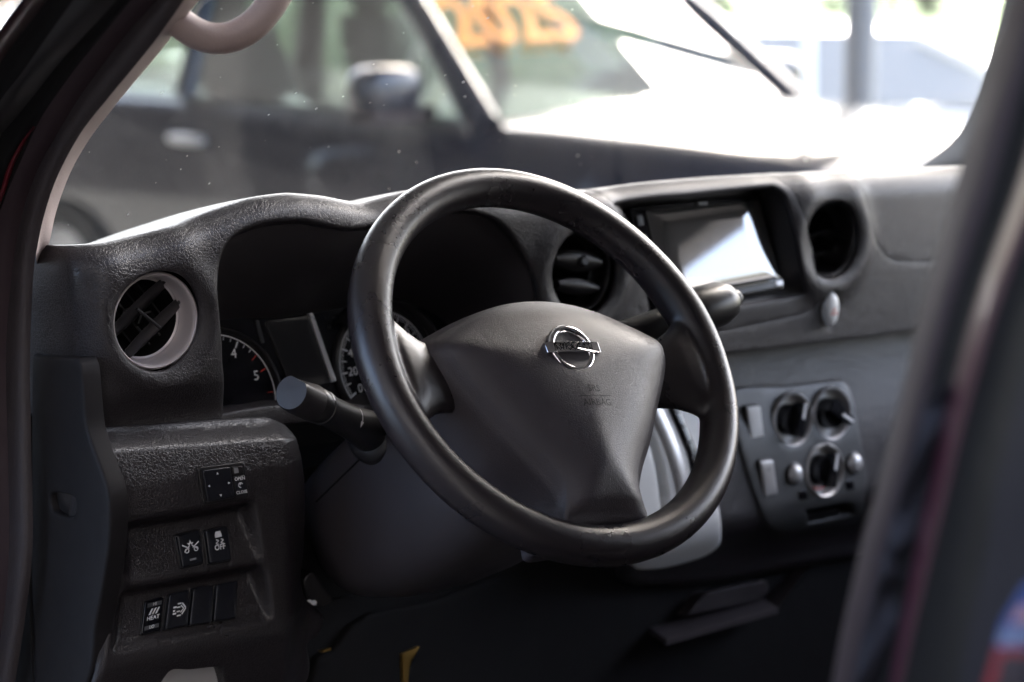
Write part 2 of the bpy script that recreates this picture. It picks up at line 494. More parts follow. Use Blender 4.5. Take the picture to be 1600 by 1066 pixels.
def inv(p):
    """front-face point -> (a, s)"""
    x, z = p[0], p[2]
    a = x
    for _ in range(6): a = x - SK * max(0, 1.31 - z) * sm(.2, -.3, a)
    T = zT(a); d = T - z
    if d < RR: s = RR * math.acos(max(-1, min(1, 1 - d / RR)))
    else: s = S1 + d - RR
    return np.array([a, s])
def dpx(x, y): return inv(PF(x, y, yface))
def dpxs(L): return np.array([dpx(*p) for p in L])

dash = thing('dashboard', 'black grained vinyl dashboard with round vents behind the steering wheel', 'dashboard', (.1, .3, .80))

# openings
def ring2(c, r, n=64):
    o = inv(c); return np.array([o + r * np.array([cos(t), sin(t)]) for t in np.linspace(0, 2 * pi, n, endpoint=False)])
CL_PX = [(346, 655), (343, 560), (339, 480), (338, 440), (342, 402), (355, 374), (380, 355), (418, 342), (458, 338), (489, 341), (521, 349), (552, 352),
         (590, 346), (640, 331), (690, 323), (730, 323), (768, 334), (797, 357), (822, 395), (838, 430), (846, 470), (848, 520), (846, 570), (840, 612),
         (760, 622), (640, 630), (520, 636), (445, 642)]
_cl = dpxs(CL_PX)
CLUS = np.vstack([cr(_cl[:24], 150), lin(list(_cl[23:]) + [_cl[0]], .006, closed=False)[1:-1]])
h_v1, h_v2 = ring2(VENTS[0], VR + .0045), ring2(VENTS[1], VR + .0045)
SM = -.34
seamL = [dpx(*p) for p in [(938, 300), (958, 318), (975, 345), (990, 385), (1002, 430), (1012, 480), (1018, 520)]]
aL = -.43
bot = [dpx(*p) for p in [(1018, 522), (930, 560), (846, 640), (760, 655), (640, 660), (520, 662), (440, 662), (345, 669), (250, 676), (165, 682)]]
out1 = [(aL, SM), (seamL[0][0] - .003, SM), (seamL[0][0] - .003, 0)] + [tuple(p) for p in seamL] + [tuple(p) for p in bot] + [(XC + .01, bot[-1][1]), (aL, bot[-1][1])]
out1 = lin(out1, .006)
panel('upper_shell', out1, [h_v1, h_v2, CLUS], Mdash, .0055, M_dash, dash, lip=.0022, depth=.012, hlip=.004, hdepth=.012)

# centre bezel with the screen recess
seamR = [dpx(*p) for p in [(1222, 276), (1240, 300), (1256, 340), (1268, 390), (1276, 440), (1279, 466), (1270, 483), (1250, 491), (1180, 506), (1110, 520), (1026, 530)]]
REC_PX = [(966, 314), (1090, 300), (1205, 288), (1222, 291), (1233, 308), (1246, 360), (1258, 430), (1262, 455), (1252, 465), (1180, 478), (1100, 492), (1030, 504), (1016, 496), (1008, 460), (992, 395), (972, 335)]
g = .0022
out2 = [(seamL[0][0] + g - .003, SM), (seamR[0][0] - .003, SM), (seamR[0][0] - .003, 0)] + [tuple(p) for p in seamR] + [(p[0] + g, p[1]) for p in seamL[::-1]]
REC = cr(dpxs(REC_PX), 130, True)
panel('centre_bezel', lin(out2, .006), [REC], Mdash, .006, M_plas, dash, lip=.002, depth=.01, hlip=.003, hdepth=.003)

# right-hand shell: passenger side, middle vent and hazard switch
h_v3 = ring2(VENTS[2], VR + .0045)
HZ = dpx(1296, 482)
h_hz = np.array([HZ + np.array([.0125 * cos(t), .021 * sin(t)]) for t in np.linspace(0, 2 * pi, 40, endpoint=False)])
lidedge = [dpx(*p) for p in [(1332, 276), (1350, 305), (1362, 345), (1372, 382), (1384, 400), (1402, 408), (1450, 408), (1640, 402)]]
aR = 1.12
out3 = [(seamR[0][0] + g - .003, SM), (lidedge[0][0] - g, SM), (lidedge[0][0] - g, 0)] + [(p[0] - g, p[1]) for p in lidedge[:4]] + \
       [(p[0], p[1] + g) for p in lidedge[4:]] + [(aR, lidedge[-1][1] + g)] + \
       [(aR, dpx(1600, 505)[1])] + [tuple(dpx(*p)) for p in [(1500, 508), (1430, 515), (1330, 527), (1230, 540), (1120, 552), (1024, 560)]] + \
       [(p[0] + (g if i < 7 else 0), p[1] + (0 if i < 7 else g)) for i, p in reversed(list(enumerate(seamR)))]
panel('passenger_shell', lin(out3, .007), [h_v3, h_hz], Mdash, .007, M_dash, dash, lip=.002, depth=.02, hlip=.004, hdepth=.012)
out4 = [(lidedge[0][0], SM), (aR, SM), (aR, lidedge[-1][1])] + [tuple(p) for p in reversed(lidedge)] + [(lidedge[0][0], 0)]
panel('airbag_lid', lin(out4, .007), [], Mdash, .008, M_dash, dash, lip=.002, depth=.01)

# lower centre of the dash, set back under the overhang
def ylow(x, z): return .222 + .20 * (z - 1.10) * sm(.96, 1.02, z) + .03 * sm(1.0, .93, z) + .012 * sm(.55, 1.1, x) - .006 * gauss(z - 1.08, .06)
def Mlow(a, s): return np.array([a, ylow(a, s), s])
def lpx(x, y): return PF(x, y, ylow)[[0, 2]]
HV_PX = [(1138, 613), (1225, 604), (1308, 596), (1318, 599), (1326, 612), (1340, 680), (1351, 740), (1347, 780), (1340, 808), (1328, 817), (1280, 824), (1226, 832), (1208, 828), (1194, 812), (1183, 785), (1166, 735), (1150, 680)]
HV = cr([lpx(*p) for p in HV_PX], 110, True)
GS_PX = [(985, 628), (1040, 622), (1078, 626), (1096, 650), (1108, 720), (1118, 790), (1121, 835), (1116, 856), (1096, 870), (1050, 884), (1018, 889), (990, 886), (965, 850), (960, 740)]
GS = cr([lpx(*p) for p in GS_PX], 100, True)
out5 = [lpx(*p) for p in [(880, 575), (1000, 560), (1120, 548), (1500, 500), (1640, 484), (1640, 830), (1480, 838), (1340, 858), (1200, 884), (1100, 900), (1010, 906), (985, 900), (940, 780)]]
panel('lower_shell', lin(out5, .007), [HV, GS], Mlow, .006, M_dash, dash, lip=.012, depth=.03, hlip=.003, hdepth=.012)

# knee panel on the driver's side with its stepped switch shelves
def zy(y): return PY(300, y, .175)[2]
_pz = [zy(v) for v in (672, 684, 700, 745, 792, 801, 806, 816, 832, 893, 902, 908, 918, 935, 986, 994, 1003, 1020, 1075, 1200)]
_pv = [.012, .002, -.010, -.015, -.016, -.013, -.004, .004, .003, -.010, -.010, -.003, .006, .005, -.007, -.012, -.013, -.012, -.004, .02]
_pb = [.012, .002, -.010, -.014, -.014, -.014, -.014, -.014, -.014, -.014, -.014, -.014, -.014, -.014, -.014, -.014, -.013, -.012, -.004, .02]
_pz, _pv, _pb = np.array(_pz)[::-1], np.array(_pv)[::-1], np.array(_pb)[::-1]
_zz = np.linspace(_pz[0], _pz[-1], 500); _k2 = np.hanning(13); _k2 /= _k2.sum()
_av = np.convolve(np.pad(np.interp(_zz, _pz, _pv), 6, 'edge'), _k2, 'valid'); _ab = np.convolve(np.pad(np.interp(_zz, _pz, _pb), 6, 'edge'), _k2, 'valid')
def kx(x, y): return PY(x, y, .175)[0]
_lx = lambda z: float(np.interp(z, [zy(1066), zy(1000), zy(930), zy(870), zy(800), zy(740), zy(690)], [kx(140, 1066), kx(162, 1000), kx(180, 930), kx(188, 870), kx(188, 800), kx(176, 740), kx(158, 690)]))
_seam = np.array([PY(x, y, .175)[[0, 2]] for x, y in [(110, 685), (158, 682), (250, 676), (345, 670), (440, 664), (480, 660)]])
_seam0 = float(np.interp(PY(300, 672, .175)[0], _seam[:, 0], _seam[:, 1]))
def yknee(x, z):
    zq = z + (_seam0 - float(np.interp(x, _seam[:, 0], _seam[:, 1]))) * sm(zy(765), zy(700), z)
    zz = min(max(zq, _zz[0]), _zz[-1])
    v, b_ = float(np.interp(zz, _zz, _av)), float(np.interp(zz, _zz, _ab))
    l = _lx(z)
    mk = sm(l - .002, l + .014, x) * sm(kx(408, 860), kx(392, 860), x - .18 * (zy(860) - z))
    y = .186 + b_ + (v - b_) * mk
    d = (l - x)
    if d > -.02: y += .045 * sm(-.004, .040, d) + .9 * max(0, d - .010)
    r = x - kx(440, 760)
    if r > 0: y += .022 * sm(0, .045, r)
    # right flank rounds towards the steering column
    return y
def Mknee(a, s): return np.array([a, yknee(a, s), s])
def kpx(x, y): return PF(x, y, yknee, .175)[[0, 2]]
zt = zy(680)
outk = [(kx(150, 682) - .018, zy(684)), (kx(158, 680), zy(680)), (kx(345, 671), zy(680) + .001), (kx(440, 664), zy(678)), (kx(456, 668), zy(684)), (kx(472, 720), zy(738)), (kx(480, 770), zy(790)),
        (kx(474, 860), zy(875)), (kx(466, 905), zy(922)), (kx(476, 938), zy(955)), (kx(500, 962), zy(982)), (kx(516, 976), zy(998)), (kx(512, 1000), zy(1020)), (kx(494, 1018), zy(1036)), (kx(488, 1100), zy(1120)),
        (kx(250, 1110), zy(1120)), (kx(135, 1100), zy(1110)), (kx(128, 1040), zy(1046)), (kx(155, 930), zy(940)), (kx(158, 800), zy(803)), (kx(145, 720), zy(722))]
CUB_PX = [(262, 1050), (300, 1044), (346, 1040), (352, 1048), (346, 1100), (240, 1110)]
outk = [(max(p[0] + .012 * sm(-.22, -.15, p[0]), -.337), p[1]) for p in outk]
_kk = lambda x, y: tuple(PY(x, y, .175)[[0, 2]])
outk = [_kk(*p) for p in [(128, 688), (150, 683), (250, 676.5), (345, 670.5), (440, 665), (462, 668), (474, 690), (484, 730), (490, 775), (486, 860), (478, 905), (486, 938), (508, 962), (524, 978), (520, 1002), (504, 1018), (498, 1100), (250, 1110), (120, 1100), (124, 1040), (140, 930), (142, 800), (132, 730)]]
outk = [(max(p[0], -.337), p[1]) for p in outk]
panel('knee_panel', lin(cr(outk, 170, True), .006), [cr([kpx(*p) for p in CUB_PX], 60, True)], Mknee, .0034, M_dashlow, dash, lip=.004, depth=.03, hlip=.002, hdepth=.02)
bb = B(); c0 = [np.array([*kpx(x, y)]) for x, y in [(256, 1046), (356, 1036), (352, 1110), (236, 1116)]]
bb.add([np.array([p[0], .20, p[1]]) for p in c0] + [np.array([p[0], .21, p[1]]) for p in c0], [[0, 1, 2, 3], [4, 7, 6, 5], [0, 4, 5, 1], [1, 5, 6, 2], [2, 6, 7, 3], [3, 7, 4, 0]])
bb.make('pocket_liner', M_liner, dash, label='light grey liner of the open pocket below the switches')

# dark carcass behind the skins so that nothing shows through gaps
bb = B()
bb.box((-.30, .275, .62), (.98, .40, 1.12)); bb.box((-.31, .36, 1.12), (.98, .40, 1.24))
bb.make('carcass', M_dark, dash)
# underside tray and lower structure in the dark footwell
bb = B(); bb.box((-.12, .27, .70), (.95, .30, .99)); bb.make('footwell_lining', M_dark, dash)
# parcel shelf below the centre
q = [PY(1040, 1002, .24), PY(1225, 942, .24), PY(1262, 888, .25), PY(1060, 968, .29)]
bb = B()
e0, e1 = PY(1042, 1000, .235), PY(1216, 950, .235)
s0, s1 = e0 + np.array([.02, .10, .012]), e1 + np.array([.02, .10, .012])
bb.add([e0, e1, s1, s0, e0 - [0, 0, .006], e1 - [0, 0, .006], s1 - [0, 0, .006], s0 - [0, 0, .006]], [[0, 1, 2, 3], [4, 7, 6, 5], [0, 4, 5, 1], [1, 5, 6, 2], [2, 6, 7, 3], [3, 7, 4, 0]])
r0 = PY(1262, 888, .25)
bb.add([e1, e1 + [.02, .06, .0], r0 + [.02, .05, 0], r0], [[0, 1, 2, 3]])
bb.make('parcel_shelf', M_shroud, dash, sharp=25)
tray = B(); tq = [PY(1068, 962, .255), PY(1098, 928, .25), (PY(1196, 906, .25)), PY(1200, 925, .255), PY(1180, 940, .262)]
tray.slab(rounded(tq, .006), (-.1, -1, .2), .004, .002, .02)
tray.make('tray_flap', M_shroud, dash)

# side cover of the dash end (flat panel seen through the open door)
SCX = -.343
SC_PX = [(52, 566), (58, 562), (114, 565), (121, 568), (125, 590), (131, 660), (138, 690), (152, 730), (164, 765), (168, 800), (166, 850), (158, 905), (146, 970), (124, 1075), (20, 1085), (34, 1010), (48, 930), (51, 800), (51, 680)]
scl = lin(cr([PX(x, y, SCX)[[1, 2]] for x, y in SC_PX], 120, True), .006)
ck = np.array([PX(x, y, SCX)[[1, 2]] for x, y in [(79, 768), (112, 772), (120, 786), (118, 806), (104, 812), (80, 800)]])
def Mside(a, s): return np.array([SCX - .006 * sm(0, .02, .0), a, s])
panel('side_cover', scl, [cr(ck, 40, True)], Mside, .007, M_side, dash, lip=.003, depth=.014, hlip=.002, hdepth=.01)
bb = B(); L0 = np.array([[SCX + .008 - .007 * max(0, (p[1] - ck[:, 1].min()) / (np.ptp(ck[:, 1])) - .35), p[0], p[1]] for p in ck * 1.0])
bb.fan(L0); bb.make('finger_notch', M_plas2, dash)
bb = B(); bb.box((SCX + .012, .225, .80), (-.30, .30, 1.20)); bb.make('end_block', M_dark, dash)

# ------------------------------------------------------------------ air vents (things set into the dash)
def vent(c, label, kind):
    t = thing('air_vent', label, 'air vent', c + np.array([0, .03, -VR]), 'round air vents of the dash')
    ax = np.array([0, -1.0, .0])
    b_ = B(); b_.lathe([(VR + .002, -.010), (VR + .001, -.0055), (VR - .0006, -.0045), (VR - .0018, -.006), (VR - .0024, -.010), (VR - .0032, -.018), (VR - .0045, -.026), (VR - .007, -.0275)], c, ax, 72)
    b_.make('bezel_ring', M_ringlt if kind == 0 else M_plas2, t, sharp=70, **({'label': 'pale silver ring'} if kind == 0 else {}))
    b_ = B(); b_.lathe([(VR - .005, -.026), (VR - .006, -.065), (.002, -.066), (0.0, -.066)], c, ax, 48); b_.make('duct', M_dark, t)
    return t
t = vent(VENTS[0], 'round vent with pale silver ring and open slats at the left dash end', 0)
c = VENTS[0]
# two long slats on a tilt and a rear cross-grid
tilt = radians(38)
dirs = np.array([cos(tilt), 0, sin(tilt)]); per = np.array([-sin(tilt), 0, cos(tilt)])
for k_, (o, ln) in enumerate([(-.012, .031), (.011, .031)]):
    b_ = B(); cc = c + per * o + np.array([0, .024, 0]); rows = []
    fw = unit(np.array([0, -1, 0]) * .45 + per * .85)
    for uu in np.linspace(-1, 1, 13):
        w = .0088 * (1 - .3 * uu * uu); th_ = .0018
        pc = cc + dirs * uu * ln
        sec = []
        for q in np.linspace(0, 2 * pi, 12, endpoint=False):
            sec.append(pc + fw * w * cos(q) + np.cross(dirs, fw) * th_ * sin(q))
        rows.append(sec)
    b_.grid(rows, closed_u=True); b_.fan(rows[0]); b_.fan(rows[-1]); b_.make('slat', M_plas2, t)
    for e in (-1, 1):
        b_ = B(); b_.tube([cc + dirs * e * ln * .93, cc + dirs * e * (ln + .0035)], .0016, 10); b_.make('pivot', M_plas2, t)
for k_ in range(4):
    o = -.018 + .012 * k_
    b_ = B(); L_ = sqrt(max(.0001, .028 ** 2 - o * o))
    b_.obox(c + dirs * o + np.array([0, .042, 0]), per * L_, dirs * .0008, np.array([0, .006, 0])); b_.make('rear_vane', M_plas2, t)
for k_ in range(3):
    b_ = B(); pc = c + per * (-.014 + .014 * k_) + dirs * (.004 if k_ % 2 else -.006) + np.array([0, .034, 0])
    for an in (90, 210, 330):
        dv = dirs * cos(radians(an)) + per * sin(radians(an)); b_.tube([pc, pc + dv * .0085], .0009, 6, up=(0, 1, 0))
    b_.make('link_clip', M_grey, t)
b_ = B(); b_.tube([c + per * .014 + np.array([0, .018, 0]) + dirs * -.002, c - per * .014 + np.array([0, .018, 0]) + dirs * .004], .0014, 8); b_.make('link_rod', M_plas2, t)

t = vent(VENTS[1], 'round dark vent half hidden behind the upper right wheel rim', 1)
c = VENTS[1]
for k_, (o, ln, th_) in enumerate([(.011, .029, .010), (-.014, .025, .008)]):
    b_ = B(); rows = []
    for uu in np.linspace(-1, 1, 13):
        w = th_ * (1 - .5 * uu * uu); pc = c + dirs * 0 + np.array([uu * ln, .010, o - .004 * uu])
        rows.append([pc + np.array([0, -.006, .5 * w]) * cos(q) + np.array([0, .002, w]) * sin(q) for q in np.linspace(0, 2 * pi, 12, endpoint=False)])
    b_.grid(rows, closed_u=True); b_.fan(rows[0]); b_.fan(rows[-1]); b_.make('slat', M_plas2, t)
b_ = B(); b_.lathe([(0, .006), (.004, .006), (.0055, .004), (.006, 0), (.006, -.006)], c + np.array([.004, .006, .010]), (0, -1, .3), 20); b_.make('slat_knob', M_plas2, t)
t = vent(VENTS[2], 'round dark vent between the screen and the passenger airbag lid', 1)
c = VENTS[2]
for o, ln in [(.006, .029), (-.016, .024)]:
    b_ = B(); rows = []
    for uu in np.linspace(-1, 1, 13):
        pc = c + np.array([uu * ln, .02 - .004 * uu * uu, o - .012 * uu * uu])
        rows.append([pc + np.array([0, -.010, .003]) * cos(q) + np.array([0, .0006, .0014]) * sin(q) for q in np.linspace(0, 2 * pi, 10, endpoint=False)])
    b_.grid(rows, closed_u=True); b_.fan(rows[0]); b_.fan(rows[-1]); b_.make('slat', M_plas2, t)

# ------------------------------------------------------------------ instrument cluster
CN = unit((0, -cos(radians(14)), sin(radians(14))))
CO = np.array([-.02, .285, 1.245])
def C3(x, y, h=0.0): return hitp(x, y, CO + CN * h, CN)
CUv = np.array([1., 0, 0]); CVv = np.cross(CN, CUv); CVv = CVv if CVv[2] > 0 else -CVv
clus = thing('instrument_cluster', 'dark instrument cluster with two white-ringed gauges under the hood', 'gauge cluster', (-.03, .30, 1.17))
ZB = C3(400, 655)[2]; ZTI = C3(470, 487)[2]
op = [Mdash(p[0], p[1]) for p in CLUS]
opz = np.array(op)[:, 2]; zb0, zt0 = opz.min(), opz.max()
rows = []
for f_ in (0, .12, .3, .5, .75, 1.0):
    row = []
    for p in op:
        q = np.array(p)
        zi = ZB + (ZTI - ZB) * ((q[2] - zb0) / (zt0 - zb0)) ** .7
        xi = -.02 + (q[0] + .02) * (1.0 if q[0] < -.02 else .80)
        base = CO + CUv * (xi + .02) + CVv * ((zi - CO[2]) / CVv[2]); base = base + CN * .0
        e = f_ ** .8
        w = q * (1 - e) + base * e
        w[1] = (q[1] + .003) * (1 - f_) + base[1] * f_
        if f_ == 0: w = q + np.array([0, .010, 0])
        row.append(w)
    rows.append(row)
b_ = B(); b_.grid(rows, closed_u=True); b_.make('hood_lining', M_plas, clus, sharp=70)
b_ = B(); b_.fan(rows[-1]); b_.make('gauge_face', M_gloss, clus)
# thin lip round the opening
b_ = B(); path = [Mdash(p[0], p[1]) + np.array([0, .0045, 0]) for p in CLUS]
rws = []
for i in range(len(path)):
    tg = unit(path[(i + 1) % len(path)] - path[i - 1]); a = unit(np.cross(tg, (0, 1, 0))); bq = np.array([0, 1., 0])
    rws.append([path[i] + .0030 * (a * cos(q) + bq * sin(q)) for q in np.linspace(0, 2 * pi, 8, endpoint=False)])
b_.grid(rws, closed_u=True, closed_v=True); b_.make('opening_lip', M_plas2, clus, sharp=80)

def gauge(name, ctr, R, ticks, lab, a_rng, hood):
    g_ = thing(name, lab, 'gauge', ctr - np.array([0, 0, R]))
    g_.parent = clus; g_.location = tuple(ctr - np.array([0, 0, R]) - WORLD_LOC[clus.name])
    del g_['category']
    def at(r, an, h=.0012): return ctr + CUv * r * cos(an) + CVv * r * sin(an) + CN * h
    b1 = B(); aa = np.linspace(a_rng[0], a_rng[1], 90)
    b1.grid([[at(R - .0011, q) for q in aa], [at(R, q) for q in aa]]); b1.make('scale_ring', M_white, g_)
    b1 = B(); b1.lathe([(R + .0015, .0004), (R + .0015, .004), (R + .0035, .006), (R + .006, .0045), (R + .007, .0)], ctr, CN, 72, up=(0, 0, 1)); b1.make('gauge_rim', M_plas2, g_, sharp=70)
    for an, ln, wd, red in ticks:
        b1 = B(); u_ = CUv * cos(an) + CVv * sin(an); v_ = -CUv * sin(an) + CVv * cos(an)
        pc = ctr + CN * .0011
        b1.add([pc + u_ * (R - .0018) - v_ * wd, pc + u_ * (R - .0018) + v_ * wd, pc + u_ * (R - .0018 - ln) + v_ * wd, pc + u_ * (R - .0018 - ln) - v_ * wd], [[0, 1, 2, 3]])
        b1.make('tick', M_red if red else M_white, g_, smooth=False)
    return g_, at
# tachometer: fit its centre so that the arc passes through the traced points
tp = np.array([[(C3(x, y) - CO) @ CUv, (C3(x, y) - CO) @ CVv] for x, y in [(352, 525), (378, 533), (400, 552), (417, 577), (427, 603), (431, 632)]])
A_ = np.c_[2 * tp, np.ones(len(tp))]; sol = np.linalg.lstsq(A_, (tp ** 2).sum(1), rcond=None)[0]
TR = sqrt(sol[2] + sol[0] ** 2 + sol[1] ** 2); TR = min(max(TR, .035), .06); TC = CO + CUv * sol[0] + CVv * sol[1]
def ang(ctr, x, y): d = C3(x, y) - ctr; return atan2(d @ CVv, d @ CUv)
a4, a5, a6 = ang(TC, 367, 545), ang(TC, 410, 581), ang(TC, 423, 637)
st = (a4 - a6) / 2
ticks = []
for k_ in range(0, 41):
    an = a6 + st * k_ / 5
    if an > a6 + 6.2 * st: break
    major = k_ % 5 == 0
    red = k_ <= 7
    if red and k_ % 5 not in (0, 2): 
        if k_ % 5 != 2: continue
    ticks.append((an, .0065 if (major or (red and k_ % 5 == 2)) else .003, .0006 if major else .0003, red))
tach, atT = gauge('tachometer', TC, TR, ticks, 'rev counter with red-marked end beside the left vent', (a6 - .02, a6 + st * 6.1), 0)
for s_, an in (('6', a6), ('5', a5), ('4', a4), ('3', a4 + st), ('2', a4 + 2 * st)):
    put_text(s_, atT(TR * .76, an), CUv, CVv, .0125, M_white, tach, 'numeral')
# speedometer
sp = np.array([[(C3(x, y) - CO) @ CUv, (C3(x, y) - CO) @ CVv] for x, y in [(541, 512), (530, 545), (529, 570), (536, 597), (604, 491), (635, 502), (658, 522)]])
A_ = np.c_[2 * sp, np.ones(len(sp))]; sol = np.linalg.lstsq(A_, (sp ** 2).sum(1), rcond=None)[0]
SR = sqrt(sol[2] + sol[0] ** 2 + sol[1] ** 2); SR = min(max(SR, .035), .06); SC = CO + CUv * sol[0] + CVv * sol[1]
a20, a40, a120 = ang(SC, 541, 583), ang(SC, 534, 556), ang(SC, 634, 509)
dv = ((a20 - a120) % (2 * pi)) / 5
ticks = []
for k_ in range(-4, 36):
    an = a20 - dv * k_ / 4
    ticks.append((an, .0065 if k_ % 2 == 0 else .003, .0007 if k_ % 4 == 0 else .0003 if k_ % 2 else .0005, False))
    for q in (.333, .666): ticks.append((a20 - dv * (k_ + q) / 4, .0028, .00025, False))
spd, atS = gauge('speedometer', SC, SR, ticks, 'speedometer with white numerals behind the wheel rim', (a20 + dv * 1.1, a20 - dv * 8.6), 1)
for k_ in range(0, 9):
    put_text(str(20 + 20 * k_) if k_ >= 0 else '0', atS(SR * .72, a20 - dv * k_), CUv, CVv, .0115, M_white, spd, 'numeral')
put_text('0', atS(SR * .72, a20 + dv), CUv, CVv, .0115, M_white, spd, 'numeral')
b_ = B(); b_.lathe([(SR + .005, .0), (SR + .006, .012), (SR + .009, .014), (SR + .013, .010), (SR + .015, .0)], SC, CN, 60, up=(0, 0, 1), a0=-.2, a1=2.4); b_.make('gauge_visor', M_plas2, clus, sharp=70)
# display between the gauges
b_ = B(); b_.slab(rounded([C3(413, 503), C3(482, 492), C3(519, 598), C3(455, 612)], .003), CN, .0025, .001, .002); b_.make('display', M_lens, clus)
b_ = B(); b_.slab(rounded([C3(481, 490, .003), C3(487, 489, .003), C3(524, 596, .003), C3(517, 598, .003)], .001), CN, .002, .0008, .004); b_.make('display_trim', M_silver, clus, label='thin silver strip beside the display')
b_ = B(); b_.slab(rounded([C3(398, 501), C3(403, 500), C3(412, 536), C3(407, 538)], .001), CN, .0015, .0006, .002); b_.make('display_edge', M_plas2, clus)
b_ = B(); p0, p1 = PY(347, 668, .206), PY(447, 653, .206)
b_.tube([p0, (p0 + p1) / 2, p1], .0055, 12, up=(0, 1, 0)); b_.make('lower_sill', M_plas, clus)
for px_ in [(510, 497), (521, 496), (362, 562), (372, 590), (386, 612), (366, 624), (514, 512)]:
    b_ = B(); c_ = C3(*px_); b_.add([c_ + CN * .0008 + CUv * sx * .0028 + CVv * sy * .002 for sx, sy in ((-1, -1), (1, -1), (1, 1), (-1, 1))], [[0, 1, 2, 3]])
    b_.make('warning_lamp', M_gloss if px_[0] < 500 else M_lens, clus, smooth=False)
# ================================================================== STEERING WHEEL
WC = np.array([0., 0., 1.25]); RHO = radians(36.25); ROT = radians(-6.5)
WN = np.array([0, -cos(RHO), sin(RHO)])
_U = np.array([1., 0, 0]); _V = np.array([0, sin(RHO), cos(RHO)])
WU = _U * cos(ROT) + _V * sin(ROT); WV = -_U * sin(ROT) + _V * cos(ROT)
def W3(u, v, h): return WC + WU * u + WV * v + WN * h
wheel = thing('steering_wheel', 'black grained three-spoke steering wheel with chrome badge', 'steering wheel', W3(0, -.188, -.02))
RM, RT = .1712, .0172
b_ = B(); rows = []
for i in range(160):
    a = 2 * pi * i / 160; d = np.array([cos(a), sin(a)]); row = []
    # finger grips swell where the spokes meet
    sw = 1 + .07 * gauss((a % (2 * pi)) - radians(18), .28) + .07 * gauss((a % (2 * pi)) - radians(162), .28)
    for j in range(22):
        q = 2 * pi * j / 22; r = RM + RT * sw * cos(q); row.append(W3(d[0] * r, d[1] * r, RT * 1.02 * sw * sin(q)))
    rows.append(row)
b_.grid(rows, closed_u=True, closed_v=True)
def spoke(sgn):
    s = B(); rws = []
    for u, hv, hh, h0 in [(.070, .028, .010, -.020), (.090, .029, .011, -.016), (.110, .031, .012, -.011), (.125, .034, .013, -.007), (.138, .041, .0135, -.003), (.150, .052, .0125, 0), (.160, .056, .010, 0), (.170, .045, .007, 0)]:
        rws.append([W3(sgn * u, -.011 + hv * cos(q) * (1.0), h0 + hh * sin(q)) for q in np.linspace(0, 2 * pi, 32, endpoint=False)])
    s.grid(rws, closed_u=True); s.fan(rws[0]); s.fan(rws[-1]); return s
for sg in (1, -1): s_ = spoke(sg); b_.add(s_.v, s_.f)
s_ = B(); rws = []
for v, hu, hh, h0 in [(-.115, .036, .010, -.028), (-.135, .040, .012, -.024), (-.148, .046, .013, -.019), (-.158, .056, .012, -.012), (-.168, .060, .009, -.005)]:
    rws.append([W3(hu * cos(q), v, h0 + hh * sin(q)) for q in np.linspace(0, 2 * pi, 32, endpoint=False)])
s_.grid(rws, closed_u=True); s_.fan(rws[0]); s_.fan(rws[-1]); b_.add(s_.v, s_.f)
tmp = b_.make('tmp_rim', M_rim)
md = tmp.modifiers.new('r', 'REMESH'); md.mode = 'VOXEL'; md.voxel_size = .0016
ms = tmp.modifiers.new('s', 'SMOOTH'); ms.factor = .6; ms.iterations = 14
bpy.context.view_layer.update()
me = bpy.data.meshes.new_from_object(tmp.evaluated_get(bpy.context.evaluated_depsgraph_get()))
V_ = np.array([v.co[:] for v in me.vertices]) + WORLD_LOC[tmp.name]; F_ = [list(p.vertices) for p in me.polygons]
bpy.data.objects.remove(tmp)
mesh('rim', V_, F_, M_rim, wheel)
# airbag cover
half = [(0, .0560), (.020, .0548), (.040, .0512), (.062, .0445), (.085, .0345), (.105, .0245), (.1185, .0165), (.1235, .008), (.1215, -.004), (.111, -.024), (.095, -.0485), (.076, -.0786), (.056, -.106), (.0455, -.124), (.0420, -.136), (.0425, -.145), (.0435, -.1515), (.038, -.1545), (.02, -.1538), (0, -.1530)]
ol = [np.array(p) for p in half] + [np.array((-p[0], p[1])) for p in half[-2:0:-1]]
ol = cr(ol, 180, True)
cc = np.array([0, -.012])
def Hs(s): 
    return .026 * (1 - s ** 2.1) ** 1.0
rows = []
for sc, h in [(1.15, -.062), (1.145, -.050), (1.125, -.036), (1.095, -.024), (1.062, -.014), (1.030, -.006), (1.004, -.0005), (.985, .0035), (.962, .0062)]:
    rows.append([W3(*(cc + (p - cc) * (1 + (sc - 1) * (1 - .95 * sm(-.075, -.125, p[1])) if sc > 1 else sc)), h) for p in ol])
_oa = np.arctan2(ol[:, 1] - cc[1], ol[:, 0] - cc[0])
_el = np.stack([.082 * np.cos(_oa), .072 * np.sin(_oa)], 1)
def lvl(sc): w_ = (sc / .962) ** 1.3; return cc + ((ol - cc) * w_ + _el * (1 - w_)) * sc
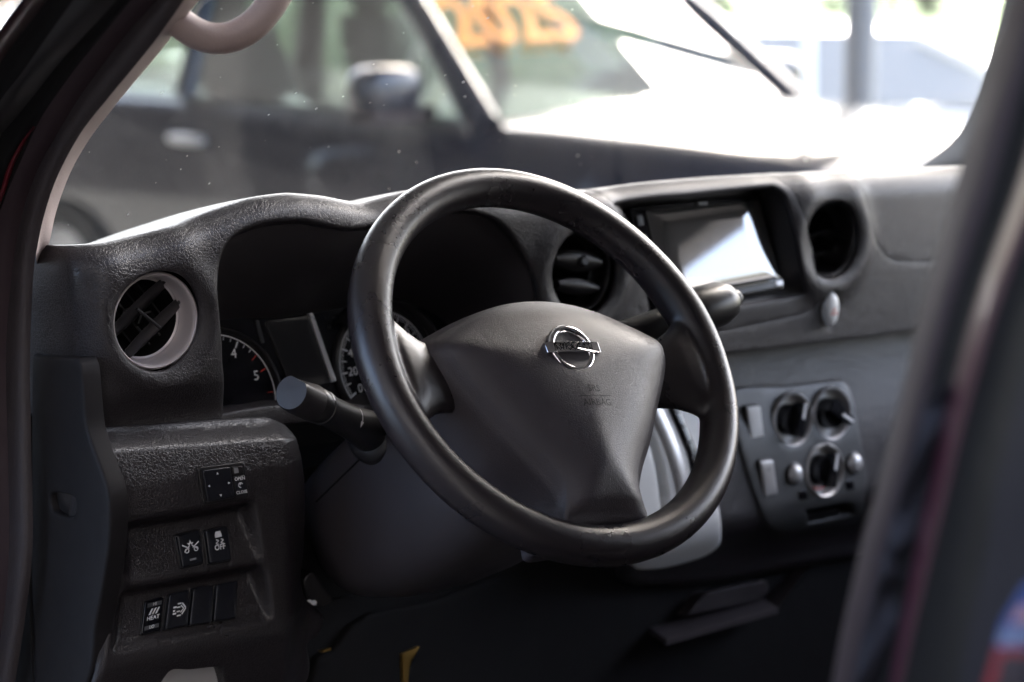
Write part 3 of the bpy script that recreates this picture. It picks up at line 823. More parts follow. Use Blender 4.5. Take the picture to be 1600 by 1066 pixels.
# height field: a blurred distance from the outline gives soft ridges to the three corners
_gu, _gv = np.arange(-.135, .136, .0015), np.arange(-.165, .07, .0015)
_G = np.array([(u, v) for v in _gv for u in _gu])
_D = edist(ol, _G) * ptin(ol, _G)
_D = _D.reshape(len(_gv), len(_gu))
_Hg = .0055 + .0330 * (1 - np.exp(-_D / .030))
_kk = np.exp(-(np.arange(-12, 13) / 3.2) ** 2); _kk /= _kk.sum()
for _ in range(2):
    _Hg = np.apply_along_axis(lambda r: np.convolve(np.pad(r, 12, 'edge'), _kk, 'valid'), 1, _Hg)
    _Hg = np.apply_along_axis(lambda r: np.convolve(np.pad(r, 12, 'edge'), _kk, 'valid'), 0, _Hg)
def hgrid(u, v):
    x = (u - _gu[0]) / .0015; y = (v - _gv[0]) / .0015
    i, j = int(min(max(x, 0), len(_gu) - 2)), int(min(max(y, 0), len(_gv) - 2)); a, b5 = x - i, y - j
    return (_Hg[j, i] * (1 - a) + _Hg[j, i + 1] * a) * (1 - b5) + (_Hg[j + 1, i] * (1 - a) + _Hg[j + 1, i + 1] * a) * b5
_tab = []
for sc in np.linspace(.945, .02, 40):
    q_ = lvl(sc); e_ = sm(.962, .925, sc)
    rows.append([W3(*p, .0062 * (1 - e_) + hgrid(*p) * e_) for p in q_])
b_ = B(); b_.grid(rows, closed_u=True); b_.fan(rows[-1])
b_.make('airbag_cover', M_pad, wheel, sharp=75)
def padh(u, v):
    return float(hgrid(u, v))
# hub behind the cover
b_ = B(); b_.lathe([(.0, -.03), (.060, -.03), (.066, -.04), (.062, -.075), (.0, -.075)], WC - WV * .02, WN, 40, up=WV); b_.make('hub_shell', M_plas2, wheel)
# badge: ring, bar and raised letters
EC = np.array([-.004, -.008]); EH = padh(*EC) - .0015
em = thing('emblem', 'chrome badge', 'x', W3(EC[0], EC[1] - .023, EH)); em.parent = wheel; em.location = tuple(W3(EC[0], EC[1] - .023, EH) - WORLD_LOC[wheel.name]); del em['category']; em['label'] = 'round chrome badge with a crossbar reading NISSAN'
b_ = B(); rows = []
for i in range(72):
    a = 2 * pi * i / 72; d = np.array([cos(a), sin(a)])
    rows.append([W3(*(EC + d * (.0193 + w)), EH - .0005 + hh) for w, hh in [(-.0034, -.003), (-.0034, .0015), (-.0024, .0030), (-.0004, .0040), (.0020, .0036), (.0034, .0016), (.0036, -.003)]])
b_.grid(rows, closed_v=True); b_.make('ring', M_chrome, em, sharp=60)
bar = rounded([(-.0275, -.0048), (.0275, -.0048), (.0275, .0048), (-.0275, .0048)], .001)
b_ = B(); b_.slab([W3(*(EC + p), EH + .0030 - 2.2 * abs(p[0]) ** 2) for p in lin(bar, .002)], WN, .0028, .0009, .006); b_.make('crossbar', M_chrome, em, sharp=50)
V_, F_ = text_verts('NISSAN', .0102, False)
V_[:, 0] *= 1.12
tp_ = [W3(EC[0] + p[0], EC[1] + p[1] + .0002, EH + .0064 - 2.2 * p[0] ** 2) for p in V_]
mesh('lettering', tp_, F_, M_dark, em, smooth=False)
# dark field inside the ring
b_ = B(); b_.fan([W3(*(EC + .0165 * np.array([cos(t_), sin(t_)])), EH + .0012) for t_ in np.linspace(0, 2 * pi, 48, endpoint=False)]); b_.make('badge_field', M_pad, em)
# embossed marks
M_emb = mat('embossed_vinyl', (.009, .0075, .009), .6, build=fine(900, .1))
def emboss(s, u, v, size, name='embossed_mark'):
    V, Fc = text_verts(s, size); P = [W3(u + p[0], v + p[1], padh(u + p[0], v + p[1]) + .0004) for p in V]
    mesh(name, P, Fc, M_emb, wheel, smooth=False)
emboss('SRS', .004, -.046, .0085); emboss('AIRBAG', .004, -.0585, .0085)
b_ = B(); pp = [(-.012 + .0032 * i, -.0522) for i in range(11)]
b_.grid([[W3(u, v + e, padh(u, v) + .0004) for u, v in pp] for e in (-.0004, .0004)]); b_.make('embossed_line', M_emb, wheel)
for sg in (-1, 1):
    b_ = B(); u0, v0 = sg * .092, .004
    for q0, q1 in [((-.004, .003), (-.004, -.003)), ((-.004, .003), (.003, .003)), ((-.004, -.0005), (.003, -.0012)), ((.003, .003), (.0045, .0005)), ((.0045, .0005), (.003, -.0012))]:
        a, c_ = np.array(q0), np.array(q1); d = unit(c_ - a); nn = np.array([-d[1], d[0]]) * .00035
        b_.add([W3(u0 + p[0], v0 + p[1], padh(u0 + p[0], v0 + p[1]) + .0004) for p in (a - nn, c_ - nn, c_ + nn, a + nn)], [[0, 1, 2, 3]])
    b_.make('horn_mark', M_emb, wheel, smooth=False)

# ------------------------------------------------------------------ steering column shroud
colm = thing('column_shroud', 'smooth charcoal plastic shroud round the steering column', 'column cover', W3(0, -.09, -.2))
def colsec(h, w, v0, v1, n=64, k=4.0, tw=0):
    out = []
    vc, hv = (v0 + v1) / 2, (v1 - v0) / 2
    for q in np.linspace(0, 2 * pi, n, endpoint=False):
        cx, sx = cos(q), sin(q)
        e = 2 / k
        ww = w * (1 - .10 * sm(.0, -1, sx))
        out.append(WC + _U * (ww * abs(cx) ** e * (1 if cx > 0 else -1)) + _V * (vc + hv * abs(sx) ** e * (1 if sx > 0 else -1)) + WN * h)
    return out
rows = [colsec(-.050, .055, -.075, .030), colsec(-.054, .068, -.090, .042), colsec(-.064, .077, -.102, .050), colsec(-.11, .086, -.113, .054), colsec(-.16, .089, -.112, .056), colsec(-.21, .090, -.106, .056), colsec(-.27, .090, -.094, .056), colsec(-.305, .086, -.078, .054), colsec(-.312, .078, -.070, .048)]
b_ = B(); b_.grid(rows, closed_u=True); b_.fan(rows[0], True); b_.fan(rows[-1]); b_.make('shroud', M_shroud, colm, sharp=60)
# parting line and ignition boss
b_ = B(); b_.tube([WC + _U * -.0893 + _V * .012 + WN * h for h in (-.12, -.16, -.21, -.27)], .0009, 8); b_.make('parting_seam', M_dark, colm)

# stalks
def stalk(name, label, base, tip, r0, prof, marks=True):
    t = thing(name, label, 'stalk', (base + tip) / 2)
    ax = unit(tip - base); L = np.linalg.norm(tip - base)
    return t, ax, L
base = W3(-.062, .004, -.105); base = WC + _U * -.082 + _V * .022 + WN * -.158
# tip on the ray through the traced end cap, .17 m from the base
tipray = ray(455, 613); best = None
for d in np.linspace(1.3, 2.0, 400):
    p = CC + tipray * d
    if best is None or abs(np.linalg.norm(p - base) - .150) < best[0]:
        if p[1] < base[1] + .08: best = (abs(np.linalg.norm(p - base) - .150), p)
tip = best[1]
t, ax, L = stalk('turn_signal_stalk', 'black light stalk with angled end knob left of the wheel', base, tip, .01, None)
b_ = B(); b_.lathe([(.0, .0), (.019, .0), (.0175, .02), (.0145, .045), (.0132, L - .062), (.0138, L - .056)], base, ax, 36); b_.make('stem', M_plas2, t, sharp=60)
b_ = B(); b_.lathe([(.0138, L - .0555), (.0146, L - .055), (.0148, L - .050), (.0142, L - .0495), (.0142, L - .047), (.0149, L - .0465), (.0150, L - .035), (.0146, L - .0345)], base, ax, 36); b_.make('twist_ring', M_plas2, t, sharp=50)
# end knob with a flat
u_ = unit(np.cross((0, 0, 1), ax)); v_ = np.cross(ax, u_); rows = []
for r, h in [(.0146, L - .034), (.0155, L - .033), (.0158, L - .012), (.0154, L - .003), (.0142, L), (.0002, L + .0005)]:
    row = []
    for q in np.linspace(0, 2 * pi, 48, endpoint=False):
        x_, y_ = r * cos(q), r * sin(q)
        fl = .0118
        dq = x_ * cos(radians(70)) + y_ * sin(radians(70))
        if dq > fl and h > L - .03: x_ -= (dq - fl) * cos(radians(70)); y_ -= (dq - fl) * sin(radians(70))
        row.append(base + ax * h + u_ * x_ + v_ * y_)
    rows.append(row)
b_ = B(); b_.grid(rows, closed_u=True); b_.make('end_knob', M_plas, t, sharp=35)
# boot at the shroud
b_ = B(); b_.lathe([(.027, -.014), (.0262, .003), (.024, .010), (.019, .013), (.0145, .014)], base, ax, 36); b_.make('boot', M_plas2, t, sharp=50)
# white marks
tc_ = unit(CC - base); sd_ = unit(tc_ - ax * (tc_ @ ax)); sd2 = np.cross(ax, sd_)
def onst(h, a, r): return base + ax * h + (sd_ * cos(a) + sd2 * sin(a)) * r
up_a = atan2(unit((0, 0, 1)) @ sd2, (0 + np.array([0, 0, 1.]) @ sd_))
b_ = B(); aa = np.linspace(up_a * .55 - .30, up_a * .55 + .30, 8)
b_.grid([[onst(h, q, .0153) for q in aa] for h in (L - .0485, L - .0450)]); b_.make('index_mark', M_white, t)
b_ = B(); up_a = up_a * .45; aa = np.linspace(up_a - .55, up_a + .35, 10)
b_.grid([[onst(h, q, .0148) for q in aa] for h in (.052, .0533)])
b_.add([onst(.0526 + o, q, .01485) for o, q in ((-.0026, up_a - .52), (.0026, up_a - .52), (0, up_a - .9))], [[0, 1, 2]])
b_.make('arrow_mark', M_white, t, smooth=False)

base2 = PD(1045, 500, 1.98); tip2 = PD(1150, 466, 2.03)
t, ax, L = stalk('wiper_stalk', 'black bulbous wiper stalk with end button right of the wheel', base2, tip2, .01, None)
sb = base2 - ax * .07
b_ = B(); b_.lathe([(.0, 0), (.013, 0), (.013, .06), (.0165, .075), (.0185, .078), (.0185, .082), (.017, .083)], sb, ax, 36); b_.make('stem', M_plas2, t, sharp=50)
L2 = L + .07
b_ = B(); b_.lathe([(.016, .0835), (.0185, .086), (.0210, .094), (.0220, .105), (.0205, L2 - .022), (.0160, L2 - .010), (.0125, L2 - .006), (.0, L2 - .005)], sb, ax, 40); b_.make('end_knob', M_plas2, t, sharp=60)
b_ = B(); b_.lathe([(.0085, L2 - .008), (.0088, L2 - .0005), (.0078, L2 + .0015), (.0, L2 + .002)], sb, ax, 30); b_.make('end_button', M_plas2, t, sharp=50)

# ================================================================== SWITCHES ON THE KNEE PANEL
def nrm_k(p):
    e = .004
    a = np.array([p[0] + e, yknee(p[0] + e, p[2]), p[2]]) - np.array([p[0] - e, yknee(p[0] - e, p[2]), p[2]])
    c_ = np.array([p[0], yknee(p[0], p[2] + e), p[2] + e]) - np.array([p[0], yknee(p[0], p[2] - e), p[2] - e])
    n = unit(np.cross(a, c_)); return n if n[1] < 0 else -n
def quad_on(f, q, nf):
    P = [PF(x, y, f, .18) for x, y in q]
    c_ = np.mean(P, 0); n = nf(c_)
    # flatten the corners into one plane
    return [p - n * ((p - c_) @ n) for p in P], n
def bil(Q, u, v):
    """u right, v up in 0..1; Q = TL, TR, BR, BL"""
    return Q[3] * (1 - u) * (1 - v) + Q[2] * u * (1 - v) + Q[1] * u * v + Q[0] * (1 - u) * v
def glyph(parent, Q, n, h, items, material=None):
    for it in items:
        mt = material or M_white
        if it[0] == 't':
            _, s, cx, cy, sz = it[:5]; V, Fc = text_verts(s, sz, True)
            asp = np.linalg.norm(Q[0] - Q[3]) / np.linalg.norm(Q[1] - Q[0])
            P = [bil(Q, cx + p[0] * asp, cy + p[1]) + n * h for p in V]; mesh('lettering', P, Fc, mt, parent, smooth=False)
        else:
            b1 = B()
            for poly in it[1]: b1.add([bil(Q, *p) + n * h for p in poly], [list(range(len(poly)))])
            b1.make('symbol', it[2] if len(it) > 2 else mt, parent, smooth=False)
def bar(x0, y0, x1, y1, w):
    d = np.array([x1 - x0, y1 - y0]); L = np.linalg.norm(d); nn = np.array([-d[1], d[0]]) / L * w / 2
    return [(x0 + nn[0], y0 + nn[1]), (x1 + nn[0], y1 + nn[1]), (x1 - nn[0], y1 - nn[1]), (x0 - nn[0], y0 - nn[1])]
def disc(cx, cy, rx, ry, n=14): return [(cx + rx * cos(t_), cy + ry * sin(t_)) for t_ in np.linspace(0, 2 * pi, n, endpoint=False)]
def ringp(cx, cy, r, w, asp, a0=0, a1=2 * pi, n=16):
    out = []
    for i in range(n):
        p, q = a0 + (a1 - a0) * i / n, a0 + (a1 - a0) * (i + 1) / n
        out.append([(cx + asp * (r - w) * cos(p), cy + (r - w) * sin(p)), (cx + asp * r * cos(p), cy + r * sin(p)), (cx + asp * r * cos(q), cy + r * sin(q)), (cx + asp * (r - w) * cos(q), cy + (r - w) * sin(q))])
    return out
def switch(name, label, q, lift=.003, mt=None, items=(), r=.002, frame=None, group='switches on the knee panel', f=None, nf=None, crown=.0004):
    f = f or yknee; nf = nf or nrm_k
    Q, n = quad_on(f, q, nf)
    c_ = np.mean(Q, 0)
    t = thing(name, label, 'switch', Q[3], group)
    if frame:
        Qf = [c_ + (p - c_) * (1 + frame / np.linalg.norm(p - c_)) for p in Q]
        b1 = B(); b1.slab(rounded(Qf, r * 1.3), n, .0012, .0008, .012); b1.make('surround', M_plas2, t)
    b1 = B(); b1.slab(rounded(Q, r), n, lift, .0012, .010, crown=crown); b1.make('cap', mt or M_btn, t, sharp=50)
    glyph(t, Q, n, lift + .0004 + crown, items)
    return t, Q, n
# mirror adjuster
Qo, n_ = quad_on(yknee, [(306, 731), (379, 721), (388, 777), (317, 790)], nrm_k)
t = thing('mirror_switch', 'square mirror adjuster with four white arrows, top of the knee panel', 'switch', Qo[3], 'switches on the knee panel')
b_ = B(); b_.slab(rounded(Qo, .0035), n_, .0022, .001, .012); b_.make('surround', M_plas2, t)
def sub(u0, v0, u1, v1): return [bil(Qo, u0, v1), bil(Qo, u1, v1), bil(Qo, u1, v0), bil(Qo, u0, v0)]
Qp = sub(.07, .08, .66, .93)
b_ = B(); b_.slab(rounded(Qp, .002), n_, .0045, .0012, .003, crown=-.0008); b_.make('adjuster_pad', M_btn, t, sharp=50)
tri = lambda cx, cy, dx, dy: [[(cx + dx, cy + dy), (cx - dx * .6 + dy * .8, cy - dy * .6 - dx * .8), (cx - dx * .6 - dy * .8, cy - dy * .6 + dx * .8)]]
for cx, cy, dx, dy in [(.5, .85, 0, .05), (.5, .15, 0, -.05), (.14, .5, -.05, 0), (.86, .5, .05, 0)]: glyph(t, Qp, n_, .0047, [('p', tri(cx, cy, dx, dy))])
Qs = sub(.71, .70, .94, .90)
b_ = B(); b_.slab(rounded(Qs, .001), n_, .0035, .0008, .003); b_.make('selector_slider', M_plas2, t, sharp=50)
glyph(t, Qs, n_, .0038, [('p', [[(.1, .15), (.5, .15), (.5, .9), (.1, .9)]], M_grprint)])
Qs = sub(.71, .12, .95, .64)
b_ = B(); b_.slab(rounded(Qs, .001), n_, .0036, .0008, .003); b_.make('fold_button', M_btn, t, sharp=50)
glyph(t, Qs, n_, .0039, [('t', 'OPEN', .5, .86, .24), ('t', 'CLOSE', .5, .14, .22), ('p', ringp(.5, .52, .15, .05, 1.5, .3, 4.8) + [[(.35, .60), (.62, .66), (.48, .5)]])])
# second row
cw = [bar(.15, .60, .38, .48, .03), bar(.38, .48, .62, .60, .03)]
carfront = [[(.30, .52), (.36, .66), (.64, .66), (.70, .52)], [(.26, .40), (.74, .40), (.74, .53), (.26, .53)]]
switch('collision_warning_switch', 'navy-black switch with white car-and-spark symbol and indicator bar', [(273, 838), (308, 829), (315, 880), (282, 888)], .004, M_btn,
       [('p', [bar(.12, .66, .42, .52, .04), bar(.88, .66, .58, .52, .04), bar(.18, .44, .45, .60, .04), bar(.82, .44, .55, .60, .04)] + ringp(.30, .46, .075, .03, 1.4) + ringp(.72, .46, .075, .03, 1.4) + [[(.5, .78), (.45, .68), (.36, .68), (.44, .60), (.5, .66), (.56, .60), (.64, .68), (.55, .68)]]),
        ('p', [[(.36, .14), (.66, .14), (.66, .20), (.36, .20)]], M_grprint)], frame=.0015)
switch('stability_off_switch', 'navy-black switch with skidding car symbol and OFF lettering', [(317, 831), (351, 823), (358, 876), (324, 882)], .005, M_btn,
       [('t', 'OFF', .52, .42, .22), ('p', [[(.36, .80), (.40, .90), (.62, .90), (.66, .80), (.66, .72), (.36, .72)]] + [bar(.38, .66, .50, .62, .035), bar(.50, .62, .36, .55, .035), bar(.36, .55, .48, .51, .035), bar(.60, .66, .72, .62, .035), bar(.72, .62, .58, .55, .035), bar(.58, .55, .70, .51, .035)])], frame=.0015)
# third row
switch('seat_heater_switch', 'black rocker switch printed HI, HEAT and LO', [(224, 941), (254, 933), (249, 985), (218, 993)], .003, M_gloss,
       [('p', [[(.14, .78), (.88, .78), (.88, .90), (.14, .90)], [(.10, .10), (.84, .10), (.84, .22), (.10, .22)]], mat('dark_grey_print', (.06, .06, .065), .5)),
        ('p', [[(.24 + d, .54), (.34 + d, .54), (.48 + d, .72), (.38 + d, .72)] for d in (0, .17, .34)])], frame=.0012)
Qh, nh = quad_on(yknee, [(224, 941), (254, 933), (249, 985), (218, 993)], nrm_k)
hs = bpy.data.objects['seat_heater_switch']
glyph(hs, Qh, nh, .0041, [('t', 'HI', .52, .84, .13), ('t', 'HEAT', .5, .43, .17), ('t', 'LO', .48, .16, .13)])
switch('exhaust_switch', 'black switch with dashed white exhaust arrow beside the HEAT rocker', [(260, 931), (291, 923), (289, 978), (253, 986)], .006, M_btn,
       [('p', [bar(.24, .58, .40, .58, .05), bar(.24, .48, .34, .48, .05), bar(.24, .40, .40, .40, .05), bar(.44, .66, .62, .66, .04), bar(.44, .32, .62, .32, .04), bar(.42, .56, .58, .56, .04), bar(.42, .44, .58, .44, .04), bar(.66, .66, .84, .50, .05), bar(.84, .50, .66, .34, .05), bar(.60, .60, .74, .50, .04), bar(.74, .50, .60, .40, .04)])], frame=.0008)
switch('blank_switch', 'blank switch cover next to the exhaust arrow switch', [(298, 921), (328, 916), (326, 974), (291, 979)], .006, M_btn, frame=.0008, group='blank switch covers')
switch('blank_switch', 'blank switch cover at the right end of the lowest row', [(334, 915), (367, 909), (364, 967), (329, 973)], .006, M_btn, frame=.0008, group='blank switch covers')
# lowest pair below the panel
fl = lambda x, z: .215
nfl = lambda p: np.array([-.05, -1, .12])
b_ = B(); b_.box((kx(372, 1050), .222, .80), (kx(470, 1050), .25, PY(430, 1030, .22)[2])); b_.make('lower_switch_mount', M_dark, dash)
switch('drive_off_switch', 'small dark switch printed OFF at the bottom edge', [(384, 1046), (416, 1040), (422, 1092), (390, 1098)], .004, M_btn, [('t', 'OFF', .45, .78, .26)], f=fl, nf=nfl)
switch('drive_mode_switch', 'small dark switch printed 2WD with axle symbol', [(420, 1040), (456, 1033), (462, 1085), (426, 1092)], .004, M_btn,
       [('t', '2WD', .48, .80, .24), ('p', [bar(.25, .52, .7, .56, .06), bar(.3, .62, .36, .46, .07), bar(.62, .64, .68, .48, .07), bar(.5, .54, .5, .3, .06)])], f=fl, nf=nfl)

# ================================================================== CENTRE: radio, climate panel, gear selector, hazard switch
YS = .214
rad = thing('touchscreen_radio', 'double-height touchscreen radio mirroring the bright window', 'car radio', PY(1100, 480, YS))
SN = unit((-.02, -1, .27))
def R3(x, y, h=0): return hitp(x, y, np.array([PY(1110, 390, YS)[0], YS, PY(1110, 390, YS)[2]]) + SN * h, SN)
b_ = B(); b_.slab(rounded([R3(980, 326), R3(1186, 308), R3(1222, 452), R3(1018, 488)], .003), SN, .004, .0015, .06); b_.make('body', M_gloss, rad, sharp=50)
b_ = B(); b_.slab(rounded([R3(1004, 330), R3(1180, 314), R3(1214, 436), R3(1034, 470)], .002), SN, .0055, .0006, .002); b_.make('screen', M_screen, rad, sharp=40)
for k_ in range(4):
    x0, y0 = 988 + 7 * k_, 338 + 30 * k_
    b_ = B(); b_.slab(rounded([R3(x0, y0), R3(x0 + 9, y0 - 1), R3(x0 + 13, y0 + 16), R3(x0 + 4, y0 + 17)], .001), SN, .0056, .0006, .002); b_.make('side_key', M_plas2, rad, sharp=40)
b_ = B(); b_.slab(rounded([R3(1040, 474), R3(1214, 440), R3(1217, 448), R3(1043, 482)], .001), SN, .0062, .0008, .002); b_.make('lower_trim', M_plas2, rad, sharp=40)
b_ = B(); b_.slab(rounded([R3(1204, 440), R3(1216, 438), R3(1218, 447), R3(1206, 449)], .001), SN, .0068, .0008, .002); b_.make('slot_key', M_silver, rad, sharp=40)
b_ = B(); b_.slab(rounded([R3(1084, 318), R3(1100, 317), R3(1101, 321), R3(1085, 322)], .001), SN, .0056, .0004, .002); b_.make('brand_plate', M_grprint, rad, sharp=40)
# inner cheeks of the recess
IN_PX = [(980, 326), (1085, 317), (1172, 309), (1184, 308), (1188, 320), (1200, 365), (1214, 425), (1221, 450), (1212, 454), (1160, 463), (1090, 475), (1030, 486), (1018, 486), (1014, 470), (1000, 410), (984, 345)]
inn = cr([R3(x, y, -.002) for x, y in IN_PX], 130, True)
out_ = [Mdash(p[0], p[1]) + np.array([0, .004, 0]) for p in REC]
b_ = B(); b_.grid([[p * (1 - f_) + q * f_ for p, q in zip(out_, inn)] for f_ in (0, .3, .6, 1)], closed_u=True); b_.make('recess_lining', M_plas2, rad, sharp=70)

hz = thing('hazard_switch', 'silver oval hazard switch below the middle round vent', 'switch', Mdash(HZ[0], HZ[1] + .02))
c_ = Mdash(HZ[0], HZ[1]); 
b_ = B(); rows = []
for s_, h in [(1.0, -.008), (1.0, .002), (.93, .0045), (.75, .0062), (.4, .0072), (.02, .0074)]:
    rows.append([c_ + np.array([.0105 * s_ * cos(t_), -h, .0185 * s_ * sin(t_)]) for t_ in np.linspace(0, 2 * pi, 36, endpoint=False)])
b_.grid(rows, closed_u=True); b_.make('button', M_silver2, hz)
b_ = B()
for s_ in (0, 1, 2):
    A_ = [np.array([.006 * cos(q), 0, .006 * sin(q)]) for q in (pi / 2 + 2 * pi * s_ / 3, pi / 2 + 2 * pi * (s_ + 1) / 3)]
    b_.add([c_ + A_[0] + [0, -.0072, -.003], c_ + A_[1] + [0, -.0072, -.003], c_ + A_[1] * .6 + [0, -.0076, -.003], c_ + A_[0] * .6 + [0, -.0076, -.003]], [[0, 1, 2, 3]])
b_.make('triangle_mark', M_redhaz, hz, smooth=False)

# climate panel
cp = thing('climate_panel', 'dark grey climate control panel with three round dials', 'control panel', np.array([PY(1260, 830, .22)[0], .22, PY(1260, 830, .22)[2]]))
def ycp(x, z): return ylow(x, z) - .003
def Mcp(a, s): return np.array([a, ycp(a, s), s])
def cpx(x, y): return PF(x, y, ycp)[[0, 2]]
cen = HV.mean(0)
DI = [(1238, 656, .0262), (1299, 646, .0262), (1288, 735, .0262)]
holes = []
dc = []
for x, y, r in DI:
    o = cpx(x, y); dc.append(o); holes.append(np.array([o + (r + .003) * np.array([cos(t_), sin(t_)]) for t_ in np.linspace(0, 2 * pi, 48, endpoint=False)]))
slot = rounded([cpx(1255, 796), cpx(1318, 784), cpx(1334, 784), cpx(1336, 806), cpx(1260, 822)], .003)
holes.append(lin(slot, .004))
panel('face', cen + (HV - cen) * .985, holes, Mcp, .006, M_grey, cp, lip=.003, depth=.012, hlip=.002, hdepth=.012)
b_ = B(); s3 = [np.array([p[0], ycp(p[0], p[1]) + .012, p[1]]) for p in slot]; b_.fan(s3); b_.make('slot_floor', M_dark, cp)
b_ = B(); b_.slab(rounded([np.array([p[0], ycp(*p) + .006, p[1]]) for p in (cpx(1262, 806), cpx(1312, 797), cpx(1316, 808), cpx(1266, 818))], .002), (0, -1, .15), .004, .001, .006); b_.make('slot_lever', M_plas2, cp, sharp=50)
for k_, ((x, y, r), o, ka) in enumerate(zip(DI, dc, (72, -33, 74))):
    c3 = np.array([o[0], ycp(*o), o[1]]); ax = unit((0, -1, .12))
    dl = thing('dial', 'round dial with a dark pointed grip', 'x', c3 - np.array([0, 0, r])); dl.parent = cp; dl.location = tuple(c3 - np.array([0, 0, r]) - WORLD_LOC[cp.name]); del dl['category']; del dl['label']
    b_ = B(); b_.lathe([(r + .0035, -.004), (r + .0035, .0018), (r + .002, .003), (r + .0003, .002), (r - .001, -.004), (r - .001, -.012)], c3, ax, 56); b_.make('dial_ring', M_silver, dl, sharp=60)
    b_ = B(); b_.lathe([(r, -.010), (.013, -.009), (.0, -.009)], c3, ax, 48); b_.make('scale_plate', M_silver2, dl)
    b_ = B(); b_.lathe([(.0175, -.0085), (.0165, .004), (.0155, .006), (.0, .0065)], c3, ax, 40); b_.make('knob', M_gloss, dl, sharp=50)
    a = radians(ka); du = np.array([cos(a), 0, sin(a)]); du = du - ax * (du @ ax); dp = np.cross(ax, du)
    b_ = B(); b_.obox(c3 + ax * .010, du * .0185, dp * .0048, ax * .006); b_.make('grip', M_gloss, dl, sharp=30)
    b_ = B(); b_.obox(c3 + ax * .0163 + du * .010, du * .009, dp * .0016, ax * .0006); b_.make('pointer', M_white, dl, sharp=30)
    b_ = B(); aa = np.linspace(-2.2, .2, 20) if k_ == 2 else np.linspace(2.4, 3.6, 12)
    u_, v_ = np.array([1., 0, 0]), np.array([0, .12, 1.])
    b_.grid([[c3 - ax * .0083 + (u_ * cos(q) + v_ * sin(q)) * rr for q in aa] for rr in (.0195, .0215)]); b_.make('scale_mark', M_red if k_ == 2 else M_plas2, dl)
ncp = lambda p: np.array([0, -1, .03])
for nm, lb, q in [('air_switch', 'pale rectangular switch at the top left of the climate panel', [(1160, 636), (1180, 633), (1195, 686), (1176, 690)]), ('defrost_switch', 'pale rectangular switch at the lower left of the climate panel', [(1183, 721), (1203, 718), (1214, 772), (1195, 776)])]:
    switch(nm, lb, q, .0035, M_silver2 if nm == 'air_switch' else M_silver, frame=.0022, f=ycp, nf=ncp, group='switches on the climate panel')
for lb, (x, y), r in [('round domed button left of the lowest climate dial', (1240, 741), .0105), ('round domed button right of the lowest climate dial', (1333, 724), .0105)]:
    o = cpx(x, y); c3 = np.array([o[0], ycp(*o), o[1]])
    t = thing('round_button', lb, 'button', c3 - np.array([0, 0, r]), 'round buttons on the climate panel')
    b_ = B(); b_.lathe([(r + .002, -.004), (r + .002, .001), (r, .0022), (r, -.002)], c3, (0, -1, .05), 36); b_.make('collar', M_plas2, t, sharp=50)
    b_ = B(); b_.lathe([(r - .0006, -.002), (r - .0006, .004), (r - .002, .0062), (r * .5, .0078), (.0, .0082)], c3, (0, -1, .05), 36); b_.make('cap', M_silver, t, sharp=60)
for q in ([(1246, 767), (1259, 765), (1262, 780), (1249, 782)], [(1320, 752), (1332, 750), (1335, 764), (1323, 766)]):
    Q, n = quad_on(ycp, q, ncp); b_ = B(); b_.slab(rounded(Q, .001), n, .001, .0005, .006); b_.make('lamp_window', M_gloss, cp, sharp=40)

# gear selector panel
gs = thing('gear_selector', 'silver gear selector panel with black slot seen through the wheel', 'gear panel', np.array([PY(1050, 885, .22)[0], .22, PY(1050, 885, .22)[2]]))
cen = GS.mean(0)
def ygs(x, z): return ylow(x, z) - .004
def Mgs(a, s): return np.array([a, ygs(a, s), s])
def gpx(x, y): return PF(x, y, ygs)[[0, 2]]
SL = cr([gpx(*p) for p in [(996, 650), (1012, 690), (1024, 740), (1032, 800), (1022, 812), (1004, 806), (1040, 815), (1047, 790), (1040, 740), (1026, 690), (1008, 645)]][:4] + [gpx(*p) for p in [(1040, 815), (1048, 795), (1042, 740), (1028, 690), (1008, 645)]], 70, True)
panel('surround', cen + (GS - cen) * .975, [SL], Mgs, .006, M_silver2, gs, lip=.004, depth=.012, hlip=.002, hdepth=.03)
b_ = B(); b_.fan([np.array([p[0], ygs(*p) + .028, p[1]]) for p in SL]); b_.make('slot_floor', M_dark, gs)
def ribbon(pts, w, h, nm, mt, lab=None):
    c_ = cr([gpx(*p) for p in pts], 40); b1 = B()
    tg = np.gradient(c_, axis=0); nn = np.stack([tg[:, 1], -tg[:, 0]], 1); nn /= np.linalg.norm(nn, axis=1)[:, None]
    rows_ = []
    for e, hh in [(-1, -.002), (-1, h * .5), (-.7, h), (.7, h), (1, h * .5), (1, -.002)]:
        rows_.append([np.array([p[0], ygs(*p) - hh, p[1]]) for p in c_ + nn * w * e])
    b1.grid(rows_); b1.make(nm, mt, gs, sharp=50, **({'label': lab} if lab else {}))
ribbon([(1022, 636), (1046, 690), (1062, 740), (1070, 790), (1066, 830)], .0085, .003, 'silver_rib', M_silver)
ribbon([(1050, 634), (1070, 680), (1084, 720), (1090, 770)], .0065, .0022, 'indicator_strip', M_gloss, 'black strip with the gear letters')
for s_, p in zip('PRND', [(1056, 646), (1066, 668), (1075, 692), (1083, 714)]):
    o = gpx(*p); put_text(s_, np.array([o[0], ygs(*o) - .0026, o[1]]), np.array([1, 0, 0]), np.array([0, 0, 1]), .011, M_grprint, gs, 'lettering')
